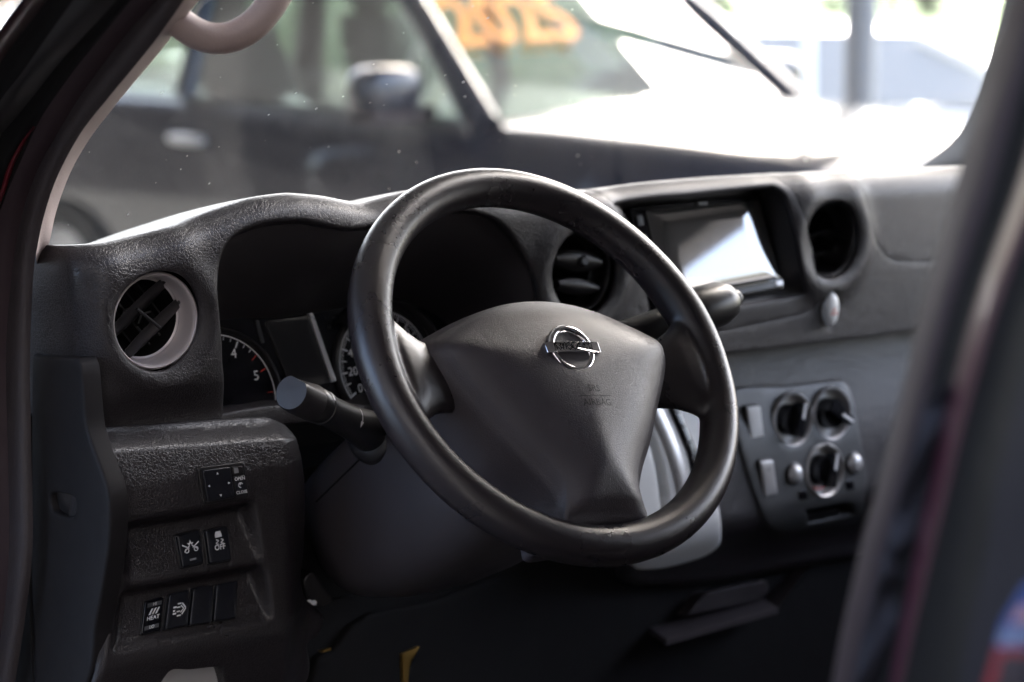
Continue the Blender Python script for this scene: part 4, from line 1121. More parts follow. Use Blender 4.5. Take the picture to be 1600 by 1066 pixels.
# ================================================================== VAN OPENING: pillars, windscreen, shell
def band(b, A, Bc, bulge, n=6, N=60):
    """strip between two 3-D curves, bulged towards the camera side"""
    A = cr(A, N); Bc = cr(Bc, N); rows = []
    for j in range(n + 1):
        t = j / n; row = []
        for p, q in zip(A, Bc):
            w = p * (1 - t) + q * t; d = unit(CC - w); row.append(w + d * bulge * sin(pi * t))
        rows.append(row)
    b.grid(rows); return b
def curve(pts, X): return np.array([PX(x, y, X) for x, y in pts])
T1 = [(58, 420), (66, 400), (76, 384), (88, 330), (110, 270), (140, 217), (176, 170), (216, 121), (252, 78), (292, 25), (340, -40), (420, -150)]
T2 = [(20, 1090), (40, 960), (51, 850), (49, 700), (47, 560), (51, 450), (56, 398), (68, 340), (90, 275), (125, 210), (165, 158), (205, 110), (245, 60), (284, 5), (330, -60), (400, -160)]
T2b = T2[6:]
T3 = [(-16, 1090), (6, 960), (14, 850), (12, 700), (9, 560), (14, 470), (25, 380), (40, 315), (61, 260), (83, 220), (115, 166), (144, 124), (180, 76), (212, 37), (244, 2), (295, -60), (365, -160)]
T4 = [(-60, 1090), (-40, 960), (-30, 850), (-30, 700), (-30, 560), (-22, 440), (-6, 350), (10, 305), (29, 260), (61, 190), (90, 146), (122, 102), (158, 58), (202, 3), (250, -60), (320, -160)]
T5 = [(-90, 1090), (-70, 850), (-66, 560), (-50, 380), (-25, 270), (0, 214), (24, 185), (61, 139), (93, 98), (127, 61), (178, 5), (230, -60), (300, -160)]
T6 = [(-130, 1090), (-110, 700), (-90, 400), (-55, 250), (0, 158), (32, 117), (71, 61), (116, -2), (160, -65), (230, -160)]
T7 = [(-160, 1090), (-140, 700), (-120, 400), (-85, 230), (0, 98), (36, 49), (74, -2), (120, -65), (190, -160)]
T8 = [(-190, 1090), (-170, 700), (-150, 380), (-110, 205), (0, 49), (41, -4), (85, -65), (150, -160)]
ap = thing('door_pillar', 'front door pillar of the van with ribbed black seal and beige inner trim', 'pillar', PX(-20, 1060, -.36))
band(B(), curve(T1, -.335), curve(T2b, -.356), .001).make('inner_trim', M_beige, ap)
band(B(), curve(T2, -.356), curve(T3, -.366), .009, 10, 120).make('weatherstrip', M_seal, ap)
# ribs of the seal
band(B(), curve(T3, -.366), curve(T4, -.382), .004, 8, 90).make('painted_flange', M_plum, ap)
band(B(), curve(T4, -.382), curve(T5, -.400), -.010, 8).make('drip_channel', M_dark, ap)
band(B(), curve(T5, -.400), curve(T6, -.425), .006, 8).make('outer_seal', M_plas2, ap)
band(B(), curve(T6, -.425), curve(T7, -.445), -.008, 8).make('outer_channel', M_dark, ap)
band(B(), curve(T7, -.445), curve(T8, -.470), .007, 8).make('outer_panel', M_paint, ap)
# small painted edge glimpsed in the channel
band(B(), curve([(-4, 330), (8, 300), (22, 258), (40, 222), (55, 198)], -.3835), curve([(-10, 330), (0, 300), (12, 262), (32, 224), (52, 198)], -.388), .003, 4, 30).make('red_edge', mat('red_paint_edge', (.12, .008, .012), .35, coat=.5), ap, label='sliver of red body paint')
# lower sill side, hides the outside below the dash end
b_ = B(); b_.box((-.345, .285, .45), (-.30, .36, 1.20)); b_.make('kick_panel', M_dark, ap)

# grab handle
gh = thing('grab_handle', 'pinkish beige grab handle curving across the top of the windscreen', 'handle', PD(340, 75, 1.72))
ghp = [(225, -75), (238, -30), (256, 6), (284, 38), (318, 57), (352, 60), (385, 47), (412, 22), (436, -14), (455, -60), (462, -90)]
dd = np.linspace(1.58, 1.64, len(ghp))
path = cr([PD(x, y, d) for (x, y), d in zip(ghp, dd)], 70)
b_ = B(); b_.tube(path, .0115, 20, up=CF, sq=1.05); b_.make('grip', M_grab, gh)

# windscreen
ws = thing('windscreen', 'dusty windscreen glass of the van above the dashboard', 'windscreen', (.40, .55, 1.2))
rows = []
tl = [PX(x, y, -.332) for x, y in [(70, 420), (84, 345), (120, 255), (180, 168), (245, 88), (300, 20), (380, -90), (470, -220)]]
tl = cr(tl, 16)
for p in tl:
    row = []
    for k_ in range(31):
        t_ = k_ / 30; x = p[0] + t_ * 1.50
        row.append(np.array([x, p[1] + .17 * (1 - (2 * t_ - 1) ** 2), p[2]]))
    rows.append(row)
b_ = B(); b_.grid(rows); b_.make('glass', M_wind, ws)
b_ = B(); r0 = [q + np.array([0, .004, 0]) for q in rows[0]]; 
b_.grid([[q + np.array([0, .0, -.10]) for q in r0], [q + np.array([0, -.004, .012]) for q in r0]]); b_.make('lower_frit', M_dark, ws)

# far front pillar beyond the passenger seat
fp = thing('far_pillar', 'dark far windscreen pillar at the passenger side', 'pillar', PX(1500, 255, 1.12))
f0 = [(1405, 292), (1440, 258), (1480, 226), (1510, 190), (1530, 150), (1546, 100), (1560, 50), (1572, 0), (1590, -90)]
f1 = [(1560, 300), (1580, 262), (1610, 228), (1640, 190), (1660, 150), (1676, 100), (1690, 50), (1700, 0), (1720, -90)]
band(B(), curve(f0, 1.13), curve(f1, 1.08), .012, 8).make('trim', M_plas, fp)

# rear pillar of the door opening, close to the lens
bp = thing('rear_door_pillar', 'blurred plum and black rear edge of the door opening at right', 'pillar', PX(1330, 1060, -.42))
B0 = [(1612, -60), (1582, 0), (1546, 110), (1492, 290), (1440, 478), (1402, 640), (1370, 762), (1342, 866), (1312, 1000), (1296, 1090)]
B1 = [(1668, -60), (1640, 0), (1604, 110), (1552, 290), (1488, 478), (1443, 640), (1408, 762), (1380, 866), (1346, 1000), (1326, 1090)]
B2 = [(1705, -60), (1680, 0), (1645, 110), (1590, 290), (1524, 478), (1480, 640), (1452, 762), (1428, 866), (1402, 1000), (1385, 1090)]
B3 = [(1745, -60), (1715, 0), (1680, 110), (1628, 290), (1560, 478), (1512, 640), (1482, 762), (1456, 866), (1424, 1000), (1404, 1090)]
B4 = [(1810, -60), (1785, 0), (1750, 110), (1700, 290), (1632, 478), (1585, 640), (1556, 762), (1540, 866), (1512, 1000), (1496, 1090)]
B5 = [(1990, -60), (1980, 0), (1960, 110), (1920, 290), (1880, 478), (1850, 640), (1830, 762), (1810, 866), (1790, 1000), (1780, 1090)]
band(B(), curve(B0, -.36), curve(B1, -.385), .010, 10).make('inner_trim', M_plum, bp)
band(B(), curve(B1, -.385), curve(B2, -.395), -.004, 8).make('groove', M_dark, bp)
band(B(), curve(B2, -.395), curve(B3, -.41), .005, 8).make('painted_flange', mat('magenta_maroon_paint', (.045, .006, .018), .4, coat=.4), bp)
band(B(), curve(B3, -.41), curve(B4, -.44), -.012, 8).make('door_channel', M_dark, bp)
band(B(), curve(B4, -.44), curve(B5, -.50), .006, 8).make('outer_panel', M_dullnavy, bp)
# crumpled dark webbing in the groove
sb = thing('seat_belt', 'dark navy crumpled belt webbing running down the right pillar', 'seat belt', PX(1400, 1060, -.39))
b_ = B(); rows = []
cA = cr(curve([(1500, 600), (1478, 640), (1442, 765), (1412, 870), (1380, 1000), (1356, 1095)], -.388), 60)
for i, p in enumerate(cA):
    row = []
    for j in range(9):
        t_ = j / 8 - .5
        q = p + CR * t_ * .021 - CF * (.006 + .003 * sin(i * .55 + 2.5 * sin(i * .19)) + .002 * sin(t_ * 7 + i * .31))
        row.append(q)
    rows.append(row)
b_.grid(rows); wb = b_.make('webbing', M_navyfab, sb)
md_ = wb.modifiers.new('thick', 'SOLIDIFY'); md_.thickness = .0012
# sticker on the pillar, seen in mirror writing
st_ = thing('sticker', 'blue sticker with red border and mirrored lettering, lower right corner', 'sticker', PX(1560, 1066, -.46))
SN_ = unit(CC - PX(1590, 1000, -.46)); SN_ = unit(np.array([-1, -.15, 0]))
def K3(x, y, h=0): return hitp(x, y, PX(1590, 1000, -.468) + SN_ * h, SN_)
b_ = B(); b_.slab(lin([K3(1534, 1090), K3(1556, 1012), K3(1680, 1014), K3(1670, 1090)], .004), SN_, .0009, .0003, .001); b_.make('red_field', mat('sticker_red', (.22, .012, .02), .5), st_)
b_ = B(); b_.slab(lin([K3(1552, 1090), K3(1568, 1024), K3(1680, 1026), K3(1670, 1090)], .004), SN_, .0013, .0003, .001); b_.make('dark_panel', mat('sticker_dark', (.03, .02, .026), .5), st_)
b_ = B(); b_.slab(lin([K3(1556, 1010), K3(1568, 968), K3(1602, 912), K3(1690, 910), K3(1690, 1012)], .004), SN_, .0012, .0003, .001); b_.make('blue_field', mat('sticker_blue', (.018, .05, .20), .5), st_)
b_ = B(); b_.slab(lin([K3(1580, 972), K3(1598, 944), K3(1690, 944), K3(1690, 974)], .004), SN_, .0014, .0002, .001); b_.make('pink_field', mat('sticker_pink', (.35, .2, .24), .5), st_)
ku = unit(K3(1600, 1000) - K3(1580, 1000)); kv = unit(K3(1590, 980) - K3(1590, 1000))
put_text('AT CASE', K3(1601, 1001, .0022), ku, kv, .0062, mat('sticker_pale_print', (.35, .42, .6), .5), st_, mirror=True, bold=True)
put_text('SERVICE', K3(1604, 988, .0022), ku, kv, .0056, mat('sticker_pale_print', (.35, .42, .6), .5), st_, mirror=True, bold=True)

# brackets and metal glimpsed under the column
br = thing('column_bracket', 'dark angled bracket with brass-coloured edges under the steering column', 'bracket', PY(560, 1060, .22))
_lc = np.array([PY(x, y, .262)[[0, 2]] for x, y in [(500, 1032), (524, 1022), (552, 984), (580, 966), (618, 958), (680, 946), (740, 922), (830, 900), (875, 1000), (900, 1090), (480, 1100)]])
panel('lower_cover', lin(_lc, .006), [], lambda a, s_: np.array([a, .262 + .05 * max(0, a - .05), s_]), .01, M_dark, br, lip=.004, depth=.02)
b_ = B(); b_.slab(lin([PY(x, y, .226) for x, y in [(628, 1022), (654, 1010), (640, 1032), (636, 1062), (636, 1090), (630, 1090)]], .003), (0, -1, .2), .002, .0008, .004); b_.make('brass_tab', M_gold, br, label='brass-coloured tab')
b_ = B(); b_.slab(lin([PY(x, y, .224) for x, y in [(500, 1017), (516, 1012), (516, 1016), (504, 1020)]], .003), (0, -1, .2), .002, .0006, .004); b_.make('brass_edge', M_gold, br)
b_ = B(); b_.slab(rounded([PY(x, y, .215) for x, y in [(470, 905), (486, 890), (520, 938), (498, 950), (478, 938)]], .006), (-.2, -1, .1), .004, .002, .03); b_.make('lever', M_plas2, br)
for x, y in [(484, 941), (491, 942)]:
    b_ = B(); b_.lathe([(0, .001), (.0022, .0008), (.0026, -.001)], PY(x, y, .208), (-.2, -1, .2), 12); b_.make('pale_pin', M_white, br)
# van shell: roof, floor, far door and tail, so that light comes in only where the van lets it
sh = thing('van_shell', 'maroon van body shell round the cabin, mostly out of view', 'van', (.40, -1.2, .45))
XL, XR = -.47, 1.27
b_ = B(); rows = []
for y in np.linspace(-3.0, -.16, 12):
    row = []
    for k_ in range(21):
        t_ = k_ / 20; x = -.42 + t_ * 1.64; row.append(np.array([x, y, 1.77 + .04 * (1 - (2 * t_ - 1) ** 2)]))
    rows.append(row)
b_.grid(rows); b_.grid([[p + np.array([0, 0, .03]) for p in r] for r in rows]); b_.make('roof', M_liner, sh)
b_ = B(); b_.grid([[np.array([-.40 + 1.6 * k_ / 20, -.165, 1.768 + .04 * (1 - (k_ / 10 - 1) ** 2)]) for k_ in range(21)], [np.array([-.37 + 1.54 * k_ / 20, -.12 + .17 * (1 - (k_ / 10 - 1) ** 2), 1.63]) for k_ in range(21)]]); b_.make('header', M_liner, sh)
b_ = B(); b_.box((-.36, -3.0, .42), (1.24, .55, .46)); b_.make('floor', M_carpet, sh)
b_ = B(); b_.box((-.40, .42, .40), (1.24, .46, 1.22)); b_.make('firewall', M_dark, sh)
b_ = B(); b_.box((XR - .08, -.75, .42), (XR, .42, 1.20)); b_.make('far_door', M_plas, sh)
b_ = B(); b_.add([(XR - .08, -.75, 1.20), (XR, -.75, 1.20), (XR, -1.02, 1.20), (XR - .08, -1.02, 1.20), (XR - .12, -.78, 1.79), (XR - .04, -.78, 1.79), (XR - .04, -1.05, 1.79), (XR - .12, -1.05, 1.79)],
     [[0, 1, 5, 4], [1, 2, 6, 5], [2, 3, 7, 6], [3, 0, 4, 7], [4, 5, 6, 7], [0, 3, 2, 1]]); b_.make('far_middle_pillar', M_liner, sh)
b_ = B(); b_.box((XR - .08, -3.0, .42), (XR, -1.02, 1.79)); b_.make('far_side_panel', M_liner, sh)
b_ = B(); b_.box((XR - .12, -1.0, 1.64), (XR - .03, .02, 1.80)); b_.make('far_roof_rail', M_liner, sh)
b_ = B(); b_.box((-.42, -3.04, .42), (1.24, -3.0, 1.79)); b_.make('tail_panel', M_liner, sh)
b_ = B(); b_.box((-.47, -3.0, .42), (-.40, -.92, 1.78)); b_.make('near_side_panel', M_paint, sh)

# passenger seat, out of view behind the right pillar
ps = thing('passenger_seat', 'dark cloth passenger seat, out of view behind the right pillar', 'seat', (.78, -.45, .46))
b_ = B(); b_.slab(rounded([(.50, -.72, .92), (1.06, -.72, .90), (1.06, -.12, .95), (.50, -.12, .95)], .06), (0, 0, 1), .06, .04, .18, crown=.01); b_.make('cushion', M_carpet, ps)
b_ = B(); b_.slab(rounded([(.50, -.66, .95), (1.06, -.66, .95), (1.02, -.82, 1.50), (.54, -.82, 1.50)], .06), (0, .96, .28), .05, .04, .06, crown=.01); b_.make('backrest', M_carpet, ps)
b_ = B(); b_.box((.54, -.68, .46), (1.02, -.16, .76)); b_.make('seat_base', M_dark, ps)

# ================================================================== OUTSIDE
# added unseen dark walls: shade the cabin's near side, darken the navy car's reflections
sw_ = thing('shade_wall', 'added unseen dark walls behind and left of the camera, blocking light', 'light blocker', np.array([-3.2, -4.2, 0]))
M_shade = mat('shade_wall_dark', (.035, .033, .033), .7, build=fine(8, .1, .01))
def GRb(lat, dep, z): return np.array([CC[0], CC[1], 0]) + CR * lat + unit([CF[0], CF[1], 0]) * dep + np.array([0, 0, z])
for i_, (a_, c_) in enumerate([((-6.5, 13.0), (-5.3, 3.0)), ((-5.3, 3.0), (-4.5, -2.6)), ((-4.5, -2.6), (5.0, -3.4))]):
    n_w = 6; hw_ = (4.6, 1.1, 5.5)[i_]
    for k_ in range(n_w):
        p0_ = np.array(a_) + (np.array(c_) - np.array(a_)) * (k_ + .02) / n_w; p1_ = np.array(a_) + (np.array(c_) - np.array(a_)) * (k_ + .98) / n_w
        b_ = B(); A0, A1 = GRb(*p0_, 0), GRb(*p1_, 0); nn_ = unit(np.cross(A1 - A0, (0, 0, 1))) * .1
        b_.add([A0, A1, A1 + [0, 0, hw_], A0 + [0, 0, hw_], A0 + nn_, A1 + nn_, A1 + nn_ + [0, 0, hw_], A0 + nn_ + [0, 0, hw_]], [[0, 1, 2, 3], [7, 6, 5, 4], [0, 4, 5, 1], [1, 5, 6, 2], [2, 6, 7, 3], [3, 7, 4, 0]]); b_.make('shade_panel', M_shade, sw_, smooth=False)
# lot canopy, seen only in reflections; its extent and height shaped for the light
cn = thing('canopy', 'grey canopy roof over the van and the navy car, out of view overhead', 'canopy', (-1.0, -4.0, 0))
def GR0(lat, dep, z): return np.array([CC[0], CC[1], 0]) + CR * lat + unit([CF[0], CF[1], 0]) * dep + np.array([0, 0, z])
cpl = [(-4.2, -2.0), (.6, -2.0), (2.3, 5.0), (3.35, 9.6), (3.35, 11.2), (-12, 11.2)]
b_ = B(); b_.add([GR0(x, d, 4.8) for x, d in cpl] + [GR0(x, d, 4.92) for x, d in cpl], [[5, 4, 3, 2, 1, 0], [6, 7, 8, 9, 10, 11]] + [[i, (i + 1) % 6, 6 + (i + 1) % 6, 6 + i] for i in range(6)]); b_.make('roof_sheet', mat('canopy_sheet', (.22, .22, .22), .7, build=fine(20, .2, .01)), cn)
for x_, y_ in [(-4.0, -1.6), (-11.5, 10.4)]:
    b_ = B(); b_.lathe([(.06, 0), (.06, 4.8)], GR0(x_, y_, 0), (0, 0, 1), 20, up=(1, 0, 0)); b_.make('post', M_grey, cn)
M_asph = mat('concrete_yard', (.075, .074, .073), .9, build=fine(90, .5, .01))
M_grass = mat('grass_green', (.040, .075, .014), .9, build=fine(30, .6, .03))
G = B(); G.add([(-300, -300, 0), (300, -300, 0), (300, 300, 0), (-300, 300, 0)], [[0, 1, 2, 3]]); G.make('ground', M_asph, None, smooth=False, kind='structure')
CFH = unit([CF[0], CF[1], 0]); CRH = CR
def GR(lat, dep, z=0.0): 
    """ground-level frame: lateral and depth metres from the camera"""
    return np.array([CC[0], CC[1], 0]) + CRH * lat + CFH * dep + np.array([0, 0, z])
def PXY(x, y, dep): return PD(x, y, dep)
M_navy = mat('navy_car_paint', (.007, .009, .020), .30, spec=.15, coat=.9, build=fine(20, .01))
M_wcar = mat('white_car_paint', (.78, .79, .80), .3, coat=1.0, build=fine(20, .01))
M_tyre = mat('tyre_rubber', (.02, .02, .02), .8, build=fine(200, .3))
M_orange = mat('orange_window_paint', (.85, .30, .04), .6)
M_paper = mat('window_paper', (.55, .60, .56), .7, build=fine(60, .1))
M_int = mat('car_interior_grey', (.10, .105, .10), .8, build=fine(200, .2))
M_intl = mat('car_interior_pale', (.30, .34, .31), .7, build=fine(200, .2))
M_light = mat('lamp_lens', (.6, .62, .64), .1, coat=1.0)

def car(name, label, origin, head, L, Wd, Ht, paint, hood_h, kind, pitch=0, roll=0, group=None):
    """road car from a lengthwise loft. local x forward, y left, z up; origin = ground point under the middle"""
    fx = unit([head[0], head[1], 0]); up = np.array([0, 0, 1.]); ly = np.cross(up, fx)
    cp_, sp_ = cos(pitch), sin(pitch)
    f2 = fx * cp_ + up * sp_; u2 = up * cp_ - fx * sp_
    l2 = ly * cos(roll) + u2 * sin(roll); u2 = u2 * cos(roll) - ly * sin(roll)
    O = np.asarray(origin, float)
    def T(x, y, z): return O + f2 * x + l2 * y + u2 * z
    t = thing(name, label, 'car', O, group)
    hw = Wd / 2; hl = L / 2
    xs_b = kind['cowl'] * L - hl; xs_t = kind['rooff'] * L - hl; xr_t = kind['roofr'] * L - hl; xr_b = kind['tailw'] * L - hl
    belt = kind['belt']
    # lower body: sections along x, each a half outline
    def deck(x):
        if x > xs_b: u = (x - xs_b) / (hl - xs_b); return belt + (hood_h - belt) * 0 - .02 * u - .10 * u ** 3
        if x < xr_b: u = (xr_b - x) / (xr_b + hl); return belt + .03 - .06 * u
        return belt + .03 * (xs_b - x) / (xs_b - xr_b)
    rows = []
    for x in np.concatenate([np.linspace(-hl, -hl + .25, 5), np.linspace(-hl + .45, hl - .6, 26), np.linspace(hl - .45, hl, 8)]):
        e = 1.0
        d_f, d_r = hl - x, x + hl
        w = hw * (1 - .30 * max(0, 1 - d_f / .75) ** 2 - .14 * max(0, 1 - d_r / .5) ** 2)
        z1 = deck(x) - .22 * max(0, 1 - d_f / .22) ** 2 - .12 * max(0, 1 - d_r / .2) ** 2
        z0 = .24 + .16 * max(0, 1 - d_f / .4) ** 2 + .12 * max(0, 1 - d_r / .4) ** 2
        crown = .07 if x > xs_b else .0
        half_ = [(0, z1 + crown), (w * .35, z1 + crown * .9), (w * .62, z1 + crown * .62), (w * .80, z1 + crown * .2), (w * .90, z1 - .012), (w * .955, z1 - .06), (w * .99, z1 - .16), (w, z1 - .30), (w * .985, z1 - .45), (w * .95, z0 + .08), (w * .86, z0), (0, z0)]
        sec = [T(x, y, z) for y, z in half_] + [T(x, -y, z) for y, z in half_[-2:0:-1]]
        rows.append(sec)
    b1 = B(); b1.grid(rows, closed_u=True); b1.fan(rows[0]); b1.fan(rows[-1])
    b1.make('body', paint, t, sharp=50)
    # cabin posts, roof and glass
    tw = hw * .72; bw = hw * .93
    zr = Ht
    def post(p, q, r=.045, nm='roof_post'):
        b2 = B(); b2.tube([T(*p), T(*((np.array(p) + np.array(q)) / 2 + [0, 0, .02])), T(*q)], [r * 1.2, r, r], 10); b2.make(nm, paint, t)
    xm = (xs_t + xr_t) / 2 + .08
    for s in (1, -1):
        post((xs_b, s * bw, belt - .02), (xs_t, s * tw, zr - .03), kind.get('post', .045))
        post((xm, s * bw, belt), (xm - .03, s * tw, zr - .03), .04)
        post((xr_b + .1, s * bw, belt), (xr_t, s * tw, zr - .03), .07)
    b2 = B(); rr_ = []
    for u in np.linspace(0, 1, 12):
        x = xs_t + (xr_t - xs_t) * u; zz = zr + .03 * sin(pi * u)
        rr_.append([T(x, y * tw, zz + .035 * (1 - y * y) - .03 * abs(y) ** 6) for y in np.linspace(-1, 1, 15)])
    b2.grid(rr_); b2.grid([[p - u2 * .03 for p in r] for r in rr_]); b2.make('roof', paint, t)
    def pane(c4, nm, n=8, out=.0):
        b3 = B(); rws_ = []
        for i in range(n + 1):
            v = i / n; row = []
            for j in range(n + 1):
                u = j / n
                q = (np.array(c4[0]) * (1 - u) + np.array(c4[1]) * u) * (1 - v) + (np.array(c4[3]) * (1 - u) + np.array(c4[2]) * u) * v
                q = q + np.array(out) * 4 * u * (1 - u) * .5 * (1 + 0 * v)
                row.append(T(*q))
            rws_.append(row)
        b3.grid(rws_); return b3.make(nm, M_carglass if paint is M_navy else M_paleglass, t)
    pane([(xs_b, bw, belt), (xs_b, -bw, belt), (xs_t, -tw, zr), (xs_t, tw, zr)], 'windscreen', out=(.16, 0, .05))
    pane([(xr_b, bw, belt), (xr_b, -bw, belt), (xr_t, -tw, zr), (xr_t, tw, zr)], 'rear_window', out=(-.12, 0, 0))
    for s in (1, -1):
        pane([(xs_b - .02, s * bw, belt), (xm, s * bw, belt), (xm - .03, s * tw, zr), (xs_t, s * tw, zr)], 'side_window')
        pane([(xm, s * bw, belt), (xr_b + .1, s * bw, belt), (xr_t, s * tw, zr), (xm - .03, s * tw, zr)], 'side_window')
    # dash top, seats
    b2 = B(); b2.obox(T(xs_b - .30, 0, belt - .10), f2 * .30, l2 * bw * .95, u2 * .06); b2.make('dash_top', M_int, t)
    for s in (1, -1):
        b2 = B(); c5 = T(xm - .10, s * hw * .42, belt + .02); rws_ = []
        for v in np.linspace(0, 1, 7):
            ww = .25 * (1 - .25 * v ** 3); rws_.append([c5 + f2 * (-.22 * v) + u2 * (v * .48 - .2) + l2 * ww * cos(q) + f2 * .07 * sin(q) for q in np.linspace(0, 2 * pi, 14, endpoint=False)])
        b2.grid(rws_, closed_u=True); b2.fan(rws_[-1]); b2.make('seat_back', M_int, t)
        b2 = B(); hc = c5 + f2 * -.24 + u2 * .36
        b2.add(*_ell(hc, f2 * .05, l2 * .13, u2 * .09)); b2.make('headrest', M_int, t)
    # mirrors
    for s in (1, -1):
        mc = T(xs_b - .28, s * (hw + .13), belt + .09)
        b2 = B(); b2.add(*_ell(mc, f2 * .085, l2 * .135, u2 * .095, 3.2)); mi = b2.make('door_mirror', paint, t)
        b2 = B(); b2.tube([T(xs_b - .25, s * (hw - .06), belt + .02), mc - u2 * .05], .03, 8); b2.make('mirror_arm', M_plas2, mi)
        b2 = B(); b2.obox(mc - u2 * .075 + f2 * .02, f2 * .06, l2 * .12, u2 * .016); b2.make('mirror_base', M_plum, mi)
    # door handles and shut lines
    for s in (1, -1):
        for x in (xm + .10, xr_b + .45):
            b2 = B(); b2.add(*_ell(T(x, s * (hw + .012), belt - .15), f2 * .11, l2 * .022, u2 * .02, 3)); b2.make('door_handle', M_silver if paint is M_navy else paint, t)
    # wheels
    for x in (hl - .85, -hl + .8):
        for s in (1, -1):
            c6 = T(x, s * (hw - .10), .33); ax_ = l2 * s
            w_ = B(); w_.lathe([(.20, -.10), (.32, -.10), (.345, -.07), (.345, .07), (.32, .105), (.21, .105)], c6, ax_, 32, up=u2); wh = w_.make('wheel', M_tyre, t)
            w_ = B(); w_.lathe([(.215, .095), (.20, .10), (.17, .07), (.05, .09), (0, .09)], c6, ax_, 24, up=u2); w_.make('rim', M_silver, wh)
    for s in (1, -1):
        b2 = B(); b2.add(*_ell(T(hl - .16, s * hw * .70, hood_h - .24), f2 * .14, l2 * .17, u2 * .075, 2.6)); b2.make('headlight', M_light, t)
    return t, T, dict(xs_b=xs_b, xs_t=xs_t, bw=bw, tw=tw, belt=belt, zr=zr, xm=xm, hw=hw, hl=hl, f=f2, l=l2, u=u2)
def _ell(c, a, b, d, k=2.0, n=18, m_=10):
    V = []; Fc = []
    for i in range(m_ + 1):
        th_ = pi * i / m_ - pi / 2
        for j in range(n):
            q = 2 * pi * j / n
            def sp(v): return abs(v) ** (2 / k) * (1 if v >= 0 else -1)
            V.append(np.asarray(c) + np.asarray(a) * sp(cos(q)) * sp(cos(th_)) + np.asarray(b) * sp(sin(q)) * sp(cos(th_)) + np.asarray(d) * sp(sin(th_)))
    for i in range(m_):
        for j in range(n): Fc.append([i * n + j, i * n + (j + 1) % n, (i + 1) * n + (j + 1) % n, (i + 1) * n + j])
    return V, Fc

# navy car: its right-hand windscreen foot stands on the traced pixel
head = unit(CRH * sin(radians(46)) - CFH * cos(radians(46)))
kindS = dict(cowl=.70, rooff=.53, roofr=.12, tailw=.03, belt=1.10, post=.05)
NL, NW = 4.5, 1.86
xs_b = .70 * NL - NL / 2; bwn = NW / 2 * .93
leftv = np.cross([0, 0, 1.], head)
foot = PD(752, 192, 7.2); foot_z = foot[2]
orgn = foot - head * xs_b + leftv * bwn; orgn[2] = foot_z - 1.10
PITCH, ROLL = radians(-1.2), radians(0.0)
orgn[2] += 0
navy, TN, kn = car('navy_car', 'glossy navy car with 2025 painted on its windscreen beyond the glass', (orgn[0], orgn[1], orgn[2] + sin(-PITCH) * xs_b), head, NL, NW, 1.72, M_navy, 1.08, kindS, PITCH, ROLL)
# 2025 in orange paint on the windscreen, a sheet of paper below
def wsp(u, v, o=.03):
    """u 0..1 from its right post to its left, v 0..1 upward"""
    a = np.array([kn['xs_b'], -kn['bw'], kn['belt']]) * (1 - u) + np.array([kn['xs_b'], kn['bw'], kn['belt']]) * u
    c_ = np.array([kn['xs_t'], -kn['tw'], kn['zr']]) * (1 - u) + np.array([kn['xs_t'], kn['tw'], kn['zr']]) * u
    q = a * (1 - v) + c_ * v + np.array([.16, 0, .05]) * 4 * u * (1 - u) * .5
    return TN(*(q + np.array([o, 0, o * .6])))
V_, F_ = text_verts('2025', 1.0, True)
V_ = V_ * np.array([1.12, 1.0, 1])
P_ = [wsp(.205 + p[0] * .165, .475 + p[1] * .36, .025) for p in V_]
mesh('year_lettering', P_, F_, M_orange, navy, smooth=False, label='orange 2025 painted on the windscreen')
b_ = B(); b_.grid([[wsp(.36 + .13 * i / 4, .24 + .26 * j / 4, -.03) for i in range(5)] for j in range(5)]); b_.make('paper_sheet', M_paper, navy, label='pale paper sheet on the dash')
# wipers and cowl
for s in (.15, .55):
    b_ = B(); b_.tube([wsp(s + .28 * t_, -.03 + .02 * t_, .02) for t_ in np.linspace(0, 1, 8)], .012, 8); b_.make('wiper', M_plas2, navy)

# white cars further right
kindW = dict(cowl=.70, rooff=.52, roofr=.22, tailw=.06, belt=.95)
h2 = unit(CRH * .95 - CFH * .30)
w1, TW, kw_ = car('white_sedan', 'overexposed white sedan behind the grey pole', GR(2.4, 13.0), h2, 4.5, 1.78, 1.35, M_wcar, .95, kindW, group=None)

# grey pole
pl = thing('grey_pole', 'round grey steel pole standing between the cars', 'pole', GR(0, 9.6) + CRH * ((1340 - 800) / F * 9.6))
pb = np.array(WORLD_LOC[pl.name])
b_ = B(); b_.lathe([(.072, 0), (.072, 4.79), (0, 4.79)], pb, (0, 0, 1), 28, up=(1, 0, 0)); b_.make('shaft', mat('galvanised_grey', (.20, .205, .215), .5, metal=.2, build=fine(30, .1)), pl)
b_ = B(); b_.lathe([(.17, 0), (.17, .02), (.08, .03)], pb, (0, 0, 1), 28, up=(1, 0, 0)); b_.make('base_plate', M_silver, pl)

# grass bank with a fence and shrubs far off
b_ = B(); rows = []
for d, z in [(20, .0), (21, .35), (24, .95), (28, 1.25), (40, 1.5), (70, 2.0)]:
    rows.append([GR(x, d, z + .06 * sin(x * 1.3 + d)) for x in np.linspace(-5.5, 40, 50)])
b_.grid(rows); b_.make('grass_bank', M_grass, None, kind='structure')
fe = thing('railing_fence', 'dark upright-bar fence along the top of the grass bank', 'fence', GR(6, 29, 1.3))
for z in (1.62, 2.25):
    b_ = B(); b_.tube([GR(-12, 29, z), GR(16, 29, z)], .02, 6); b_.make('rail', M_plas2, fe)
bar0 = None
for i in range(100):
    lat = 2.0 + i * .13
    if bar0 is None:
        b_ = B(); b_.tube([GR(lat, 29, 1.25), GR(lat, 29, 2.3)], .016, 6); bar0 = b_.make('fence_bar', M_plas2, fe); l0 = np.array(bar0.location)
    else:
        o = bar0.copy(); COL.objects.link(o); o.parent = fe; o.location = tuple(l0 + CRH * i * .13)
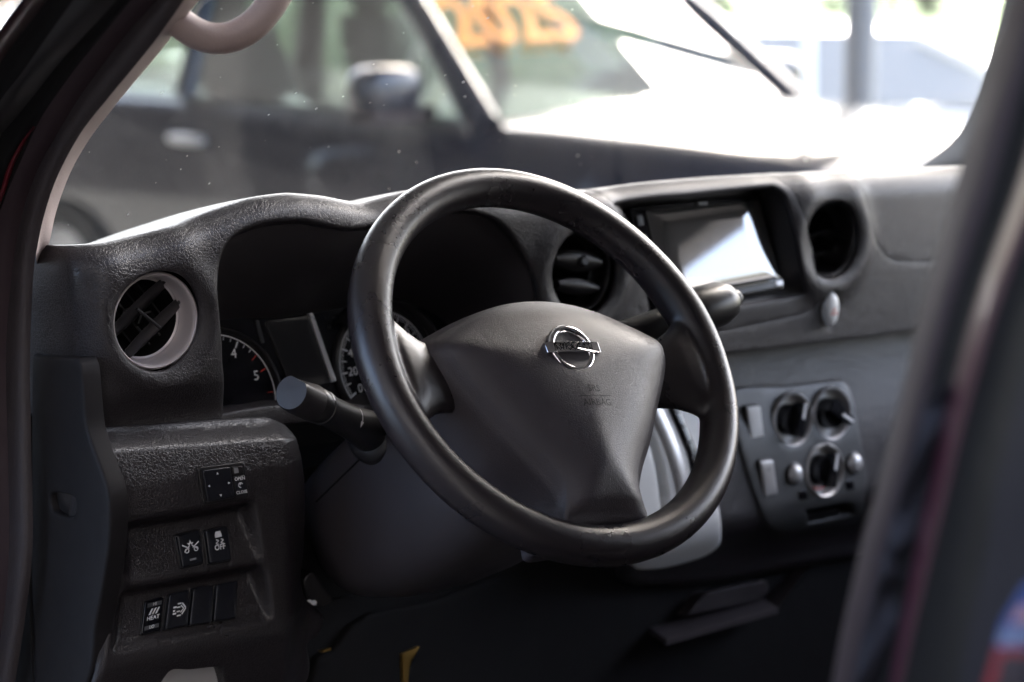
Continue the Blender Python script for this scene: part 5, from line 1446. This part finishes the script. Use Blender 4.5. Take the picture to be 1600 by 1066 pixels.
M_leaf = [mat('leaf_green', (.035, .07, .014), .7), mat('leaf_yellow_green', (.07, .085, .018), .7), mat('leaf_rust', (.085, .04, .022), .7), mat('leaf_deep_green', (.025, .055, .012), .7)]
def shrub(label, lat, dep, z, r, h, mt, n=3600, name='shrub', group='shrubs behind the fence'):
    t = thing(name, label, 'shrub', GR(lat, dep, z), group)
    V = []; Fc = []
    lob = [np.array([rng.normal(0, r * .5), rng.normal(0, r * .5), h * (.35 + .5 * rng.random())]) for _ in range(9)]
    for i in range(n):
        c5 = lob[rng.integers(9)] + rng.normal(0, 1, 3) * np.array([r * .33, r * .33, h * .16]); c5[2] = max(.05, c5[2])
        a = unit(rng.normal(0, 1, 3)); b5 = unit(np.cross(a, rng.normal(0, 1, 3))); s = .08 + .10 * rng.random()
        k = len(V); o = GR(lat, dep, z) + c5
        V += [o + a * s, o + b5 * s * .5, o - a * s, o - b5 * s * .5]; Fc.append([k, k + 1, k + 2, k + 3])
    mesh('foliage', V, Fc, mt, t, smooth=False)
    b5 = B()
    for _ in range(5):
        e = lob[rng.integers(9)]; b5.tube([GR(lat, dep, z), GR(lat, dep, z) + e * np.array([.5, .5, .5]), GR(lat, dep, z) + e], [.03, .02, .008], 6)
    b5.make('stems', mat('bark', (.10, .07, .05), .9), t)
specs = [(-7.5, 32, 2.2, 3.4, 0), (-5.2, 33, 2.0, 3.0, 1), (3.0, 32, 1.2, 1.9, 1), (4.6, 32, 1.1, 2.2, 2), (6.2, 33, 1.4, 2.4, 0), (8.2, 32, 1.2, 1.7, 2), (9.8, 33, 1.3, 2.4, 1)]
labs = ['large green shrub seen through the grab handle loop', 'yellowish shrub left of the navy car windscreen post', 'yellow green shrub just right of the navy car roof', 'rust coloured shrub between navy car and grey pole', 'green shrub directly behind the grey pole', 'rust coloured shrub right of the grey pole', 'yellow green shrub at the far right behind the fence']
for (lat, dep, r, h, k), lb in zip(specs, labs): shrub(lb, lat, dep, 1.25, r, h, M_leaf[k])
